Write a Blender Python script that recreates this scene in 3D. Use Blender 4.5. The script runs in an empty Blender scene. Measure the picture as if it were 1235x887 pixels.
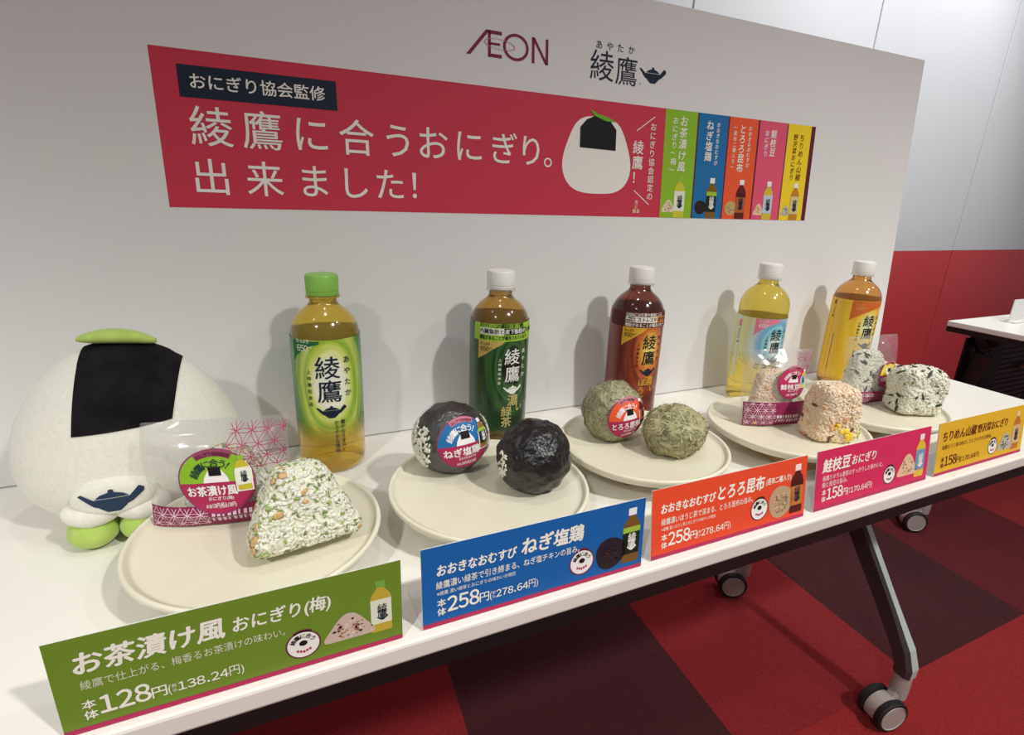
import bpy, bmesh, math, random
import numpy as np
from mathutils import Vector, Matrix, noise

random.seed(7)
SC = bpy.context.scene
COL = SC.collection
TZ = 0.71                       # height of the table top above the carpet

# ------------------------------------------------------------------ camera
cam_d = bpy.data.cameras.new('camera')
cam = bpy.data.objects.new('camera', cam_d)
COL.objects.link(cam)
SC.camera = cam
def cam_matrix(yaw, pitch, roll, loc):
    m = Matrix.Rotation(yaw, 3, 'Z') @ Matrix.Rotation(pitch, 3, 'X') @ Matrix.Rotation(roll, 3, 'Z')
    m = m.to_4x4(); m.translation = loc
    return m
cam.matrix_world = cam_matrix(-0.4388, 1.2612, 0.0385, Vector((0.0854, -0.6911, 0.3214 + TZ)))
cam_d.sensor_width = 36.0
cam_d.sensor_fit = 'HORIZONTAL'
cam_d.lens = 656.6 / 1235.0 * 36.0
cam_d.clip_start = 0.02

# ------------------------------------------------------------------ world, lights, exposure
SC.view_settings.view_transform = 'Standard'
SC.view_settings.look = 'None'
SC.view_settings.exposure = 0.0
SC.view_settings.gamma = 1.0
SC.view_settings.use_curve_mapping = False
world = bpy.data.worlds.new('room_fill'); SC.world = world
world.use_nodes = True
bg = world.node_tree.nodes['Background']
bg.inputs[0].default_value = (1.0, 0.985, 0.975, 1)
bg.inputs[1].default_value = 0.225

def downlight(name, x, y, power, z=2.62, half=57.0, blend=0.55, size=0.06, col=(1.0, 0.98, 0.935), tilt=(0, 0, 0)):
    d = bpy.data.lights.new(name, 'SPOT'); d.shadow_soft_size = size
    d.energy = power; d.color = col; d.spot_size = math.radians(2 * half); d.spot_blend = blend
    o = bpy.data.objects.new(name, d); o.location = (x, y, z); o.rotation_euler = tilt; COL.objects.link(o)
downlight('added_wall_fill', 1.10, -1.80, 172, half=60, blend=0.6)
downlight('added_wall_fill', 1.62, -1.20, 34, half=58, blend=0.6)
downlight('added_wall_fill', -1.35, -1.90, 236, half=60, blend=0.6)
downlight('added_wall_fill', 0.25, -0.30, 12)
downlight('added_wall_fill', 2.9, -0.8, 20)
downlight('added_wall_fill', -0.9, -0.5, 6)
# added fill lamps, no known fixtures, turned to brighten the panelled wall
downlight('added_wall_fill', 2.7, -0.10, 92, half=48, blend=0.8, tilt=(math.radians(38), 0, math.radians(10)), col=(0.97, 0.985, 1.0))
downlight('added_wall_fill', 1.5, 0.10, 34, half=48, blend=0.8, tilt=(math.radians(30), 0, 0), col=(0.97, 0.985, 1.0))

# ------------------------------------------------------------------ helpers: colour and materials
def s2l(c):
    c = c / 255.0
    return c / 12.92 if c <= 0.04045 else ((c + 0.055) / 1.055) ** 2.4
def S(r, g, b): return (s2l(r), s2l(g), s2l(b))

def new_mat(name):
    m = bpy.data.materials.new(name); m.use_nodes = True
    nt = m.node_tree
    return m, nt, nt.nodes['Principled BSDF'], nt.nodes['Material Output']
def N(nt, kind, **kw):
    n = nt.nodes.new(kind)
    for k, v in kw.items(): setattr(n, k, v)
    return n
def mat(name, rgb, rough=0.5, metal=0.0, spec=0.5, coat=0.0, sheen=0.0):
    m, nt, p, o = new_mat(name)
    p.inputs['Base Color'].default_value = (*rgb, 1)
    p.inputs['Roughness'].default_value = rough
    p.inputs['Metallic'].default_value = metal
    p.inputs['Specular IOR Level'].default_value = spec
    p.inputs['Coat Weight'].default_value = coat
    p.inputs['Sheen Weight'].default_value = sheen
    return m
def noisy(name, c1, c2, scale, rough=0.6, bump=0.0, bscale=None, detail=4.0, lo=0.35, hi=0.65, dist=0.001, spec=0.5, sheen=0.0):
    m = mat(name, c1, rough, spec=spec, sheen=sheen); nt = m.node_tree; p = nt.nodes['Principled BSDF']
    tc = N(nt, 'ShaderNodeTexCoord')
    nz = N(nt, 'ShaderNodeTexNoise'); nz.inputs['Scale'].default_value = scale; nz.inputs['Detail'].default_value = detail
    nt.links.new(tc.outputs['Object'], nz.inputs['Vector'])
    cr = N(nt, 'ShaderNodeValToRGB')
    cr.color_ramp.elements[0].position = lo; cr.color_ramp.elements[0].color = (*c1, 1)
    cr.color_ramp.elements[1].position = hi; cr.color_ramp.elements[1].color = (*c2, 1)
    nt.links.new(nz.outputs['Fac'], cr.inputs['Fac']); nt.links.new(cr.outputs['Color'], p.inputs['Base Color'])
    if bump:
        n2 = N(nt, 'ShaderNodeTexNoise'); n2.inputs['Scale'].default_value = bscale or scale; n2.inputs['Detail'].default_value = 5
        nt.links.new(tc.outputs['Object'], n2.inputs['Vector'])
        b = N(nt, 'ShaderNodeBump'); b.inputs['Strength'].default_value = bump; b.inputs['Distance'].default_value = dist
        nt.links.new(n2.outputs['Fac'], b.inputs['Height']); nt.links.new(b.outputs['Normal'], p.inputs['Normal'])
    return m
_ink = {}
def ink(r, g, b):
    k = (r, g, b)
    if k not in _ink: _ink[k] = mat('ink_%02x%02x%02x' % k, S(r, g, b), 0.55, spec=0.25)
    return _ink[k]
def film_mat(name, refl=0.10, tint=(0.97, 0.97, 0.97), bscale=60.0, bstr=0.5, haze=0.05):
    m = bpy.data.materials.new(name); m.use_nodes = True; nt = m.node_tree
    nt.nodes.remove(nt.nodes['Principled BSDF']); out = nt.nodes['Material Output']
    tr = N(nt, 'ShaderNodeBsdfTransparent'); tr.inputs[0].default_value = (*tint, 1)
    gl = N(nt, 'ShaderNodeBsdfGlossy'); gl.inputs['Roughness'].default_value = 0.12
    df = N(nt, 'ShaderNodeBsdfDiffuse'); df.inputs[0].default_value = (0.85, 0.84, 0.84, 1)
    tc = N(nt, 'ShaderNodeTexCoord'); nz = N(nt, 'ShaderNodeTexNoise')
    nz.inputs['Scale'].default_value = bscale; nz.inputs['Detail'].default_value = 2; nz.inputs['Distortion'].default_value = 1.2
    b = N(nt, 'ShaderNodeBump'); b.inputs['Strength'].default_value = bstr; b.inputs['Distance'].default_value = 0.003
    nt.links.new(tc.outputs['Object'], nz.inputs['Vector']); nt.links.new(nz.outputs['Fac'], b.inputs['Height'])
    nt.links.new(b.outputs['Normal'], gl.inputs['Normal'])
    m0 = N(nt, 'ShaderNodeMixShader'); m0.inputs[0].default_value = haze
    nt.links.new(tr.outputs[0], m0.inputs[1]); nt.links.new(df.outputs[0], m0.inputs[2])
    mx = N(nt, 'ShaderNodeMixShader'); mx.inputs[0].default_value = refl
    nt.links.new(m0.outputs[0], mx.inputs[1]); nt.links.new(gl.outputs[0], mx.inputs[2])
    nt.links.new(mx.outputs[0], out.inputs[0])
    return m

# ------------------------------------------------------------------ helpers: objects
def thing(name, label, cat, loc=(0, 0, 0), rz=0.0, group=None, rx=0.0):
    o = bpy.data.objects.new(name, None); COL.objects.link(o)
    o.empty_display_size = 0.05
    o.location = loc; o.rotation_euler = (rx, 0, rz)
    o['label'] = label; o['category'] = cat
    if group: o['group'] = group
    return o
def tag(o, label, cat, group=None):
    o['label'] = label; o['category'] = cat
    if group: o['group'] = group
    return o
def mesh_obj(name, me, mats, parent=None, loc=None, rot=None, label=None, smooth=False):
    for m in (mats if isinstance(mats, (list, tuple)) else [mats]): me.materials.append(m)
    o = bpy.data.objects.new(name, me); COL.objects.link(o)
    if parent is not None: o.parent = parent
    if loc is not None: o.location = loc
    if rot is not None: o.rotation_euler = rot
    if label: o['label'] = label
    if smooth:
        for p in me.polygons: p.use_smooth = True
    return o
def obj(name, bm, mats, parent=None, loc=None, rot=None, label=None, smooth=False, smooth_angle=None):
    me = bpy.data.meshes.new(name)
    bm.normal_update(); bm.to_mesh(me); bm.free()
    o = mesh_obj(name, me, mats, parent, loc, rot, label, smooth)
    if smooth_angle is not None:
        for p in me.polygons: p.use_smooth = True
        try: me.set_sharp_from_angle(angle=math.radians(smooth_angle))
        except Exception: pass
    return o
def pyobj(name, verts, faces, mats, parent=None, midx=None, smooth=True, loc=None, rot=None, label=None):
    me = bpy.data.meshes.new(name)
    me.from_pydata([tuple(v) for v in verts], [], [tuple(f) for f in faces])
    o = mesh_obj(name, me, mats, parent, loc, rot, label, smooth)
    if midx is not None: me.polygons.foreach_set('material_index', np.asarray(midx, dtype=np.int32))
    me.update()
    return o

def box(bm, x0, x1, y0, y1, z0, z1, mi=0, bevel=0.0, seg=2):
    r = bmesh.ops.create_cube(bm, size=1.0)
    vs = r['verts']
    for v in vs:
        v.co = Vector((x0 + (v.co.x + .5) * (x1 - x0), y0 + (v.co.y + .5) * (y1 - y0), z0 + (v.co.z + .5) * (z1 - z0)))
    fs = set(f for v in vs for f in v.link_faces)
    for f in fs: f.material_index = mi
    if bevel:
        es = list(set(e for v in vs for e in v.link_edges))
        rr = bmesh.ops.bevel(bm, geom=es, offset=bevel, segments=seg, affect='EDGES', profile=0.5)
        for f in rr['faces']: f.material_index = mi
def lathe(prof, segs=48, bm=None, mi=0, close=True, rmod=None):
    bm = bm or bmesh.new()
    rings = []
    for r, z in prof:
        if r < 1e-6: rings.append([bm.verts.new((0, 0, z))])
        else:
            ring = []
            for i in range(segs):
                a = 2 * math.pi * i / segs
                rr = r if rmod is None else rmod(r, z, i)
                ring.append(bm.verts.new((rr * math.cos(a), rr * math.sin(a), z)))
            rings.append(ring)
    for A, B in zip(rings, rings[1:]):
        for i in range(segs):
            j = (i + 1) % segs
            if len(A) == 1 and len(B) == 1: continue
            if len(A) == 1: f = bm.faces.new((A[0], B[j], B[i]))
            elif len(B) == 1: f = bm.faces.new((A[i], A[j], B[0]))
            else: f = bm.faces.new((A[i], A[j], B[j], B[i]))
            f.material_index = mi
    return bm
def sweep(bm, pts, w, h, side=Vector((1, 0, 0)), mi=0, bev=0.25):
    """a bar of octagonal section w (along side) by h swept along pts; w and h may be lists"""
    n = len(pts); rings = []
    for i, p in enumerate(pts):
        p = Vector(p)
        t = (Vector(pts[min(i + 1, n - 1)]) - Vector(pts[max(i - 1, 0)])).normalized()
        s = (side - t * side.dot(t)).normalized(); u = t.cross(s)
        ww = w[i] if isinstance(w, (list, tuple)) else w
        hh = h[i] if isinstance(h, (list, tuple)) else h
        b = bev * min(ww, hh)
        sec = [(ww/2-b, hh/2), (ww/2, hh/2-b), (ww/2, -hh/2+b), (ww/2-b, -hh/2), (-ww/2+b, -hh/2), (-ww/2, -hh/2+b), (-ww/2, hh/2-b), (-ww/2+b, hh/2)]
        rings.append([bm.verts.new(p + s * a + u * c) for a, c in sec])
    m = len(rings[0])
    for A, B in zip(rings, rings[1:]):
        for i in range(m):
            j = (i + 1) % m
            f = bm.faces.new((A[i], A[j], B[j], B[i])); f.material_index = mi
    bm.faces.new(rings[0][::-1]).material_index = mi; bm.faces.new(rings[-1]).material_index = mi
    bmesh.ops.recalc_face_normals(bm, faces=bm.faces[:])

# ------------------------------------------------------------------ helpers: printed artwork (flat polygons, mapped on a surface)
_fc = bpy.data.curves.new('glyphs', 'FONT'); _fc.resolution_u = 3
_fo = bpy.data.objects.new('glyphs', _fc); COL.objects.link(_fo)
_gl = {}
def fat(bold): return ((0, 0),) if not bold else ((-bold, 0), (bold, 0), (0, bold*.8), (0, -bold*.8))
def glyph(s, shear=0.0):
    k = (s, shear)
    if k not in _gl:
        _fc.body = s; _fc.shear = shear
        bpy.context.view_layer.update()
        me = bpy.data.meshes.new_from_object(_fo.evaluated_get(bpy.context.evaluated_depsgraph_get()))
        vs = [(v.co.x, v.co.y) for v in me.vertices]; fs = [tuple(p.vertices) for p in me.polygons]
        bpy.data.meshes.remove(me)
        _gl[k] = (vs, fs)
    return _gl[k]

class Print:
    def __init__(self):
        self.items = []; self.mats = []
    def mi(self, m):
        if m not in self.mats: self.mats.append(m)
        return self.mats.index(m)
    def add(self, vs, fs, m, layer): self.items.append((vs, fs, self.mi(m), layer))
    def poly(self, pts, m, layer=1): self.add(list(pts), [tuple(range(len(pts)))], m, layer)
    def rect(self, x0, y0, x1, y1, m, layer=1): self.poly([(x0, y0), (x1, y0), (x1, y1), (x0, y1)], m, layer)
    def ell(self, cx, cy, rx, ry, m, layer=1, n=40, a0=0.0, a1=360.0):
        k = n if a1 - a0 >= 360 else n + 1
        self.poly([(cx + rx * math.cos(math.radians(a0 + (a1 - a0) * i / n)), cy + ry * math.sin(math.radians(a0 + (a1 - a0) * i / n))) for i in range(k)], m, layer)
    def ring(self, cx, cy, r0, r1, m, layer=1, n=36, a0=0.0, a1=360.0, ky=1.0, tilt=0.0):
        vs = []; fs = []
        ct, st = math.cos(tilt), math.sin(tilt)
        for i in range(n + 1):
            a = math.radians(a0 + (a1 - a0) * i / n)
            for r in (r0, r1):
                x, y = r * math.cos(a), r * math.sin(a) * ky
                vs.append((cx + x * ct - y * st, cy + x * st + y * ct))
        for i in range(n): fs.append((2*i, 2*i+1, 2*i+3, 2*i+2))
        self.add(vs, fs, m, layer)
    def line(self, x0, y0, x1, y1, w, m, layer=1):
        d = Vector((x1 - x0, y1 - y0)).normalized() * (w / 2); px, py = -d.y, d.x
        self.poly([(x0 + px, y0 + py), (x0 - px, y0 - py), (x1 - px, y1 - py), (x1 + px, y1 + py)], m, layer)
    def text(self, s, x, y, w, h, m, layer=2, bold=0.0, shear=0.0, slope=0.0):
        vs, fs = glyph(s, shear)
        if not vs: return
        xs = [v[0] for v in vs]; x0, x1 = min(xs), max(xs)
        sx = w / (x1 - x0) if w else h
        for k, (dx, dy) in enumerate(fat(bold)):
            self.add([(x + (a - x0) * sx + dx * h, y + (b + .12 + dy) * h + slope * (a - x0) * sx) for a, b in vs], fs, m, layer + .18 * k)
    def nums(self, s, x, y, w, h, m, layer=2, bold=0.0):
        adv = [0.34 if c == '.' else 0.60 for c in s]; k = w / sum(adv); px = x
        for c, a in zip(s, adv):
            f = '．' if c == '.' else chr(ord(c) + 0xFEE0)
            vs, fs = glyph(f); xs = [v[0] for v in vs]; ox = (min(xs) + max(xs)) / 2
            for q, (dx, dy) in enumerate(fat(bold)):
                self.add([(px + (a/2 + u + dx - ox) * k, y + (v + dy) * h / .78) for u, v in vs], fs, m, layer + .18 * q)
            px += a * k
    def char(self, c, cx, cy, size, m, layer=2, bold=0.0, shear=0.0, rot=0.0, sx=1.0):
        vs, fs = glyph(c, shear)
        if not vs: return
        xs = [v[0] for v in vs]
        ox = (min(xs) + max(xs)) / 2 if ord(c) < 256 else 0.5
        ca, sa = math.cos(rot), math.sin(rot)
        for k, (dx, dy) in enumerate(fat(bold)):
            out = []
            for a, b in vs:
                u, v = (a + dx - ox) * size * sx, (b + dy - .38) * size
                out.append((cx + u * ca - v * sa, cy + u * sa + v * ca))
            self.add(out, fs, m, layer + .18 * k)
    def vtext(self, s, cx, ytop, pitch, size, m, layer=2, bold=0.0, shear=0.0, sx=1.0):
        for i, c in enumerate(s):
            self.char(c, cx, ytop - pitch * (i + .5), size, m, layer, bold, shear, rot=-math.pi/2 if c in '()（）ー' else 0.0, sx=sx)
    def arc(self, s, cx, cy, r, a0, a1, size, m, layer=2, bold=0.0, ky=1.0):
        n = len(s)
        for i, c in enumerate(s):
            a = math.radians(a0 + (a1 - a0) * (i / max(1, n - 1)))
            self.char(c, cx + r * math.cos(a), cy + r * ky * math.sin(a), size, m, layer, bold, rot=a - math.pi / 2)
    def teapot(self, cx, cy, w, m, layer=2, gap=None):
        k = w / 2.0
        P = lambda pts: [(cx + x * k, cy + y * k) for x, y in pts]
        self.poly(P([(-.52, .12), (-.40, -.24), (-.18, -.42), (.20, -.42), (.42, -.22), (.54, .12)]), m, layer)
        self.poly(P([(-.50, .15), (.52, .15), (.34, .28), (.08, .36), (-.08, .36), (-.34, .28)]), m, layer)
        self.ell(cx, cy + .40 * k, .09 * k, .07 * k, m, layer, 14)
        self.poly(P([(-.40, -.22), (-.58, -.14), (-1.0, .30), (-.90, .36), (-.48, .06)]), m, layer)
        self.poly(P([(.40, -.20), (.52, .10), (.84, .44), (1.0, .34), (.98, .20), (.62, -.10)]), m, layer)
    def shippo(self, x0, y0, x1, y1, a, w, m, layer=2, inside=None, ox=0.0, oy=0.0):
        vs = []; fs = []; n = 30
        rows = int((y1 - y0) / (a * .866)) + 4; cols = int((x1 - x0) / a) + 4
        for j in range(-2, rows):
            for i in range(-2, cols):
                cx = x0 + ox + (i + .5 * (j % 2)) * a; cy = y0 + oy + j * a * .866
                for k in range(n):
                    a0, a1 = 2*math.pi*k/n, 2*math.pi*(k+1)/n
                    mx, my = cx + a*math.cos((a0+a1)/2), cy + a*math.sin((a0+a1)/2)
                    if not (x0 < mx < x1 and y0 < my < y1) or (inside and not inside(mx, my)): continue
                    b = len(vs)
                    for aa in (a0, a1):
                        for r in (a - w/2, a + w/2): vs.append((cx + r*math.cos(aa), cy + r*math.sin(aa)))
                    fs.append((b, b+1, b+3, b+2))
        if fs: self.add(vs, fs, m, layer)
    def bottle(self, x, y, h, cap, tea, lab, dark, layer=2, band=None):
        """a small printed picture of a bottle standing at x, y"""
        w = h * .17
        sh = [(-w, .02*h), (-w*.9, 0), (w*.9, 0), (w, .02*h), (w, .66*h), (w*.85, .74*h), (w*.5, .82*h), (w*.36, .86*h), (w*.36, .9*h), (-w*.36, .9*h), (-w*.36, .86*h), (-w*.5, .82*h), (-w*.85, .74*h), (-w, .66*h)]
        self.poly([(x + a, y + b) for a, b in sh], tea, layer)
        self.rect(x - w*.46, y + .87*h, x + w*.46, y + h, cap, layer + 1)
        self.rect(x - w, y + .16*h, x + w, y + .64*h, lab, layer + 1)
        if band: self.rect(x - w, y + .56*h, x + w, y + .66*h, band, layer + 2)
        self.char('綾', x + w*.1, y + .47*h, w*1.0, dark, layer + 2, .01)
        self.char('鷹', x + w*.1, y + .36*h, w*1.0, dark, layer + 2, .01)
        self.teapot(x + w*.1, y + .265*h, w*1.1, dark, layer + 2)
    def riceball(self, x, y, w, h, base, spots, layer=2, rnd=None, ball=False, n=30, sp=0.05):
        rnd = rnd or random.Random(3)
        pts = []
        for i in range(40):
            a = 2*math.pi*i/40
            d = [1.0, 1.0, 1.0]
            if ball: r = 1.0 + .03*math.sin(3*a+1)
            else:
                s = 0.0
                for ang, dd in ((-90, .78), (30, .66), (150, .66), (90, .92)):
                    s += max(0.0, math.cos(a - math.radians(ang)) / dd) ** 5
                r = s ** (-1/5.0)
            pts.append((x + r*math.cos(a)*w*.5, y + r*math.sin(a)*h*.5))
        self.poly(pts, base, layer)
        for i in range(n):
            a = rnd.uniform(0, 6.28); r = math.sqrt(rnd.random()) * .62
            cx, cy = x + r*math.cos(a)*w*.5, y + r*math.sin(a)*h*.5 - .05*h
            self.ell(cx, cy, w*sp*rnd.uniform(.5, 1.2), w*sp*rnd.uniform(.3, .8), spots[i % len(spots)], layer + 1, 7)
    def build(self, name, parent, fn, step=None, label=None, eps=0.00016):
        """fn(x, y, off) -> point; step cuts the artwork so that it can follow a curved surface"""
        bm = bmesh.new()
        for vs, fs, mi, layer in self.items:
            b2 = bmesh.new()
            bv = [b2.verts.new((x, y, 0)) for x, y in vs]
            for f in fs:
                try: nf = b2.faces.new([bv[i] for i in f]); nf.material_index = mi
                except ValueError: pass
            if step:
                xs = [v.co.x for v in b2.verts]; ys = [v.co.y for v in b2.verts]
                for ax, lst in ((0, xs), (1, ys)):
                    lo, hi = min(lst), max(lst)
                    if hi - lo < step * 1.01: continue
                    no = Vector((1, 0, 0)) if ax == 0 else Vector((0, 1, 0))
                    k = math.floor(lo / step) + 1
                    while k * step < hi:
                        bmesh.ops.bisect_plane(b2, geom=b2.verts[:] + b2.edges[:] + b2.faces[:], plane_co=no * (k * step), plane_no=no, dist=1e-7)
                        k += 1
            mp = {}
            for v in b2.verts: mp[v] = bm.verts.new(fn(v.co.x, v.co.y, layer * eps))
            b2.normal_update()
            for f in b2.faces:
                loop = [mp[v] for v in f.verts]
                if f.normal.z < 0: loop.reverse()
                try: nf = bm.faces.new(loop); nf.material_index = f.material_index
                except ValueError: pass
            b2.free()
        return obj(name, bm, self.mats, parent, label=label)

# ------------------------------------------------------------------ common materials
M_white = noisy('white_laminate', S(238, 235, 226), S(241, 238, 230), 4.0, rough=0.32, spec=0.4)
M_edge = mat('white_edge_band', S(226, 220, 212), 0.4)
M_black = mat('black_steel', S(14, 13, 14), 0.5)
M_board = noisy('white_foam_board', S(228, 227, 226), S(232, 231, 230), 2.0, rough=0.6, spec=0.2)
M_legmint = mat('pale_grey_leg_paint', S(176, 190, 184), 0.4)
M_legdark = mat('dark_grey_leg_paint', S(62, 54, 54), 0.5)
M_castgrey = mat('grey_caster_plastic', S(165, 155, 150), 0.45)
M_rubber = mat('black_rubber', S(16, 15, 16), 0.6)
M_chrome = mat('bright_chrome', S(205, 205, 205), 0.2, metal=1.0)

# ------------------------------------------------------------------ setting: floor
def build_floor():
    reds = {'bright': (S(158, 40, 42), S(186, 52, 52)), 'red': (S(140, 34, 40), S(166, 46, 50)), 'mid': (S(104, 28, 36), S(126, 38, 46)),
            'dark': (S(70, 30, 36), S(88, 40, 46)), 'plum': (S(58, 24, 32), S(76, 32, 42))}
    mats = [noisy('carpet_' + k, tuple(v*.62 for v in a), tuple(v*.62 for v in b), 160.0, rough=0.95, bump=0.7, bscale=420.0, detail=6, lo=.3, hi=.7, dist=.002, spec=0.05, sheen=.1) for k, (a, b) in reds.items()]
    names = list(reds)
    fixed = {(0, 0): 'dark', (1, 0): 'red', (2, 0): 'dark', (3, 0): 'mid', (4, 0): 'bright', (-1, 0): 'red', (-2, 0): 'dark',
             (0, -1): 'dark', (1, -1): 'bright', (2, -1): 'bright', (3, -1): 'plum', (-1, -1): 'mid', (4, 1): 'bright', (3, 1): 'red', (5, 1): 'dark', (5, 0): 'plum', (4, -1): 'red', (2, 1): 'red', (1, 1): 'dark'}
    rnd = random.Random(11)
    bm = bmesh.new()
    for j in range(-8, 4):
        for i in range(-9, 14):
            x0 = .372 + .507 * i; y0 = -.19 + .5 * j
            x1, y1 = x0 + .507, y0 + .5
            k = fixed.get((i, j)) or rnd.choice(names)
            sh = lambda x, y: (x + .07 * (y + .0), y, 0)
            f = bm.faces.new([bm.verts.new(sh(a, b)) for a, b in ((x0, y0), (x1, y0), (x1, y1), (x0, y1))])
            f.material_index = names.index(k)
    o = obj('floor', bm, mats); o['kind'] = 'structure'; o['label'] = 'red and maroon checkered carpet tile floor'
    return o
build_floor()

# ------------------------------------------------------------------ setting: back wall of white and red panels
def build_wall():
    wy = 0.885; zr = TZ + 0.133; top = 2.75
    mw = noisy('white_wall_panel', S(226, 228, 231), S(230, 232, 234), 1.5, rough=0.45, spec=0.4)
    mr = noisy('red_wall_panel', S(218, 66, 74), S(222, 70, 76), 2.0, rough=0.42, spec=0.5)
    ms = mat('wall_seam', S(92, 90, 92), 0.8)
    mrs = mat('red_wall_seam', S(96, 16, 24), 0.8)
    bm = bmesh.new()
    box(bm, -3.2, 7.3, wy + .012, wy + .05, 0.0, top, 2)
    box(bm, -3.2, 7.3, wy + .010, wy + .012, 0.0, zr - .004, 3)
    x = 1.408 - .889 * 5
    while x < 7.0:
        box(bm, x + .003, x + .886, wy, wy + .012, zr, top, 0, .0015, 1)
        box(bm, x + .003, x + .886, wy, wy + .010, 0.0, zr - .001, 1, .0015, 1)
        x += .889
    o = obj('wall_back', bm, [mw, mr, ms, mrs]); o['kind'] = 'structure'
    o['label'] = 'white panelled wall with red lower panels behind the display board'
build_wall()

# ------------------------------------------------------------------ folding tables
def caster(parent, x, y, zc, ang, sx=1):
    """a twin wheel caster; the wheels' axle centre at x, y, zc"""
    r = .036
    bm = bmesh.new()
    # stem and fork
    lathe([(0.0, zc + .028), (.016, zc + .028), (.017, zc + .05), (.0165, zc + .085), (0, zc + .085)], 24, bm, 0)
    for v in bm.verts: v.co += Vector((.03, .0, 0))
    b2 = bmesh.new()
    sweep(b2, [(0.03, 0, zc + .045), (.022, 0, zc + .02), (0.0, 0, zc)], [.026, .024, .02], [.03, .03, .028], side=Vector((0, 1, 0)))
    tmp = bpy.data.meshes.new('t'); b2.to_mesh(tmp); b2.free(); bm.from_mesh(tmp); bpy.data.meshes.remove(tmp)
    # cover hood between the wheels
    b3 = bmesh.new(); lathe([(0, -.012), (r * .9, -.012), (r * .9, .012), (0, .012)], 28, b3, 0)
    for v in b3.verts: v.co = Vector((v.co.x, v.co.z, v.co.y + zc))
    b3.to_mesh(t2 := bpy.data.meshes.new('t')); b3.free(); bm.from_mesh(t2); bpy.data.meshes.remove(t2)
    for v in bm.verts:
        c, s = math.cos(ang), math.sin(ang); v.co = Vector((x + v.co.x*c - v.co.y*s, y + v.co.x*s + v.co.y*c, v.co.z))
    bmesh.ops.recalc_face_normals(bm, faces=bm.faces[:])
    o = obj('caster', bm, [M_castgrey], parent, smooth_angle=35)
    return o
def wheels(parent, x, y, zc, ang):
    r = .037
    bm = bmesh.new()
    for sgn in (-1, 1):
        b = bmesh.new()
        y0, y1 = .0125, .0285
        lathe([(0, y0), (r*.8, y0), (r, y0 + .003), (r, y1 - .003), (r - .003, y1), (r * .80, y1)], 36, b, 0)
        lathe([(r * .80, y1), (r * .78, y1 + .0012), (r * .74, y1 - .0005), (0, y1 + .0005)], 36, b, 1)
        for v in b.verts: v.co = Vector((v.co.x, sgn * v.co.z, v.co.y + zc))
        t = bpy.data.meshes.new('t'); b.to_mesh(t); b.free(); bm.from_mesh(t); bpy.data.meshes.remove(t)
    for v in bm.verts:
        c, s = math.cos(ang), math.sin(ang); v.co = Vector((x + v.co.x*c - v.co.y*s, y + v.co.x*s + v.co.y*c, v.co.z))
    bmesh.ops.recalc_face_normals(bm, faces=bm.faces[:])
    return obj('wheel', bm, [M_rubber, M_castgrey], parent, smooth_angle=35)

def build_table(x0, x1, y0, y1, legs, label, group, dx=0.0):
    """legs: list of (x, y_front, y_back) or with None for a foot left out"""
    t = thing('folding_table', label, 'table', ((x0 + x1)/2, (y0 + y1)/2, 0), 0, group)
    ox, oy = (x0 + x1)/2, (y0 + y1)/2
    bm = bmesh.new(); box(bm, x0-ox, x1-ox, y0-oy, y1-oy, TZ - .017, TZ, 0, .0025, 2)
    bm.normal_update()
    for f in bm.faces:
        if abs(f.normal.z) < .5: f.material_index = 1
    obj('tabletop', bm, [M_white, M_edge], t)
    bm = bmesh.new()
    i = .0015
    for (a, b, c, d) in ((x0+i, x1-i, y0+i, y0+.03), (x0+i, x1-i, y1-.03, y1-i), (x0+i, x0+.03, y0+.03, y1-.03), (x1-.03, x1-i, y0+.03, y1-.03)):
        box(bm, a-ox, b-ox, c-oy, d-oy, TZ - .032, TZ - .0172, 0)
    box(bm, x0-ox+.12, x1-ox-.12, .05, .09, TZ - .055, TZ - .032, 0, .002, 1)
    obj('frame_rail', bm, [M_black], t)
    for (lx, yf, yb) in legs:
        X = lx + dx - ox; ya = .03 - oy + (y0 + y1)/2 + .145
        ya = .02 + (y0 + .371) - oy
        bm = bmesh.new(); sweep(bm, [(X, ya + .05, TZ - .045), (X, ya + .015, TZ - .10)], .05, .055); 
        box(bm, X - .03, X + .03, ya - .09, min(ya + .12, y1 - oy - .035), TZ - .045, TZ - .033, 0, .003, 1)
        obj('leg_bracket', bm, [M_black], t)
        for kind, yy in (('f', yf), ('b', yb)):
            if yy is None: continue
            Y = yy - oy; sg = -1 if kind == 'f' else 1
            bm = bmesh.new()
            if kind == 'f':
                X1 = X - dx; pts = [(X, ya + .03, TZ - .075), (X, ya - .06, TZ - .225), (X1 + dx*.3, Y + .055, TZ - .465), (X1 + dx*.1, Y + .012, TZ - .535), (X1, Y, TZ - .570), (X1, Y, TZ - .588)]
            else:
                X1 = X - dx; pts = [(X, ya + .02, TZ - .12), (X, ya + .045, TZ - .25), (X1 + dx*.35, Y - .045, TZ - .46), (X1 + dx*.1, Y - .02, TZ - .545), (X1, Y - .01, TZ - .580), (X1, Y - .01, TZ - .588)]
            sweep(bm, pts, [.026, .026, .026, .034, .036, .034], [.05, .048, .040, .038, .036, .034], bev=.22)
            bm.normal_update()
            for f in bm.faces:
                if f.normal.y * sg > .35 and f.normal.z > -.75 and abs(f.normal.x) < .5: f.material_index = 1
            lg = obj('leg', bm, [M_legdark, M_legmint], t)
            ang = math.radians(168 if kind == 'f' else 150)
            fy = Y if kind == 'f' else Y - .01
            cx, cy = X - dx + .03*math.cos(ang), fy + .03*math.sin(ang)
            caster(lg, cx, cy, .037, ang + math.pi); wheels(lg, cx, cy, .037, ang + math.pi)
    return t
XR, YF, YB = 1.322, -.371, .079
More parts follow.
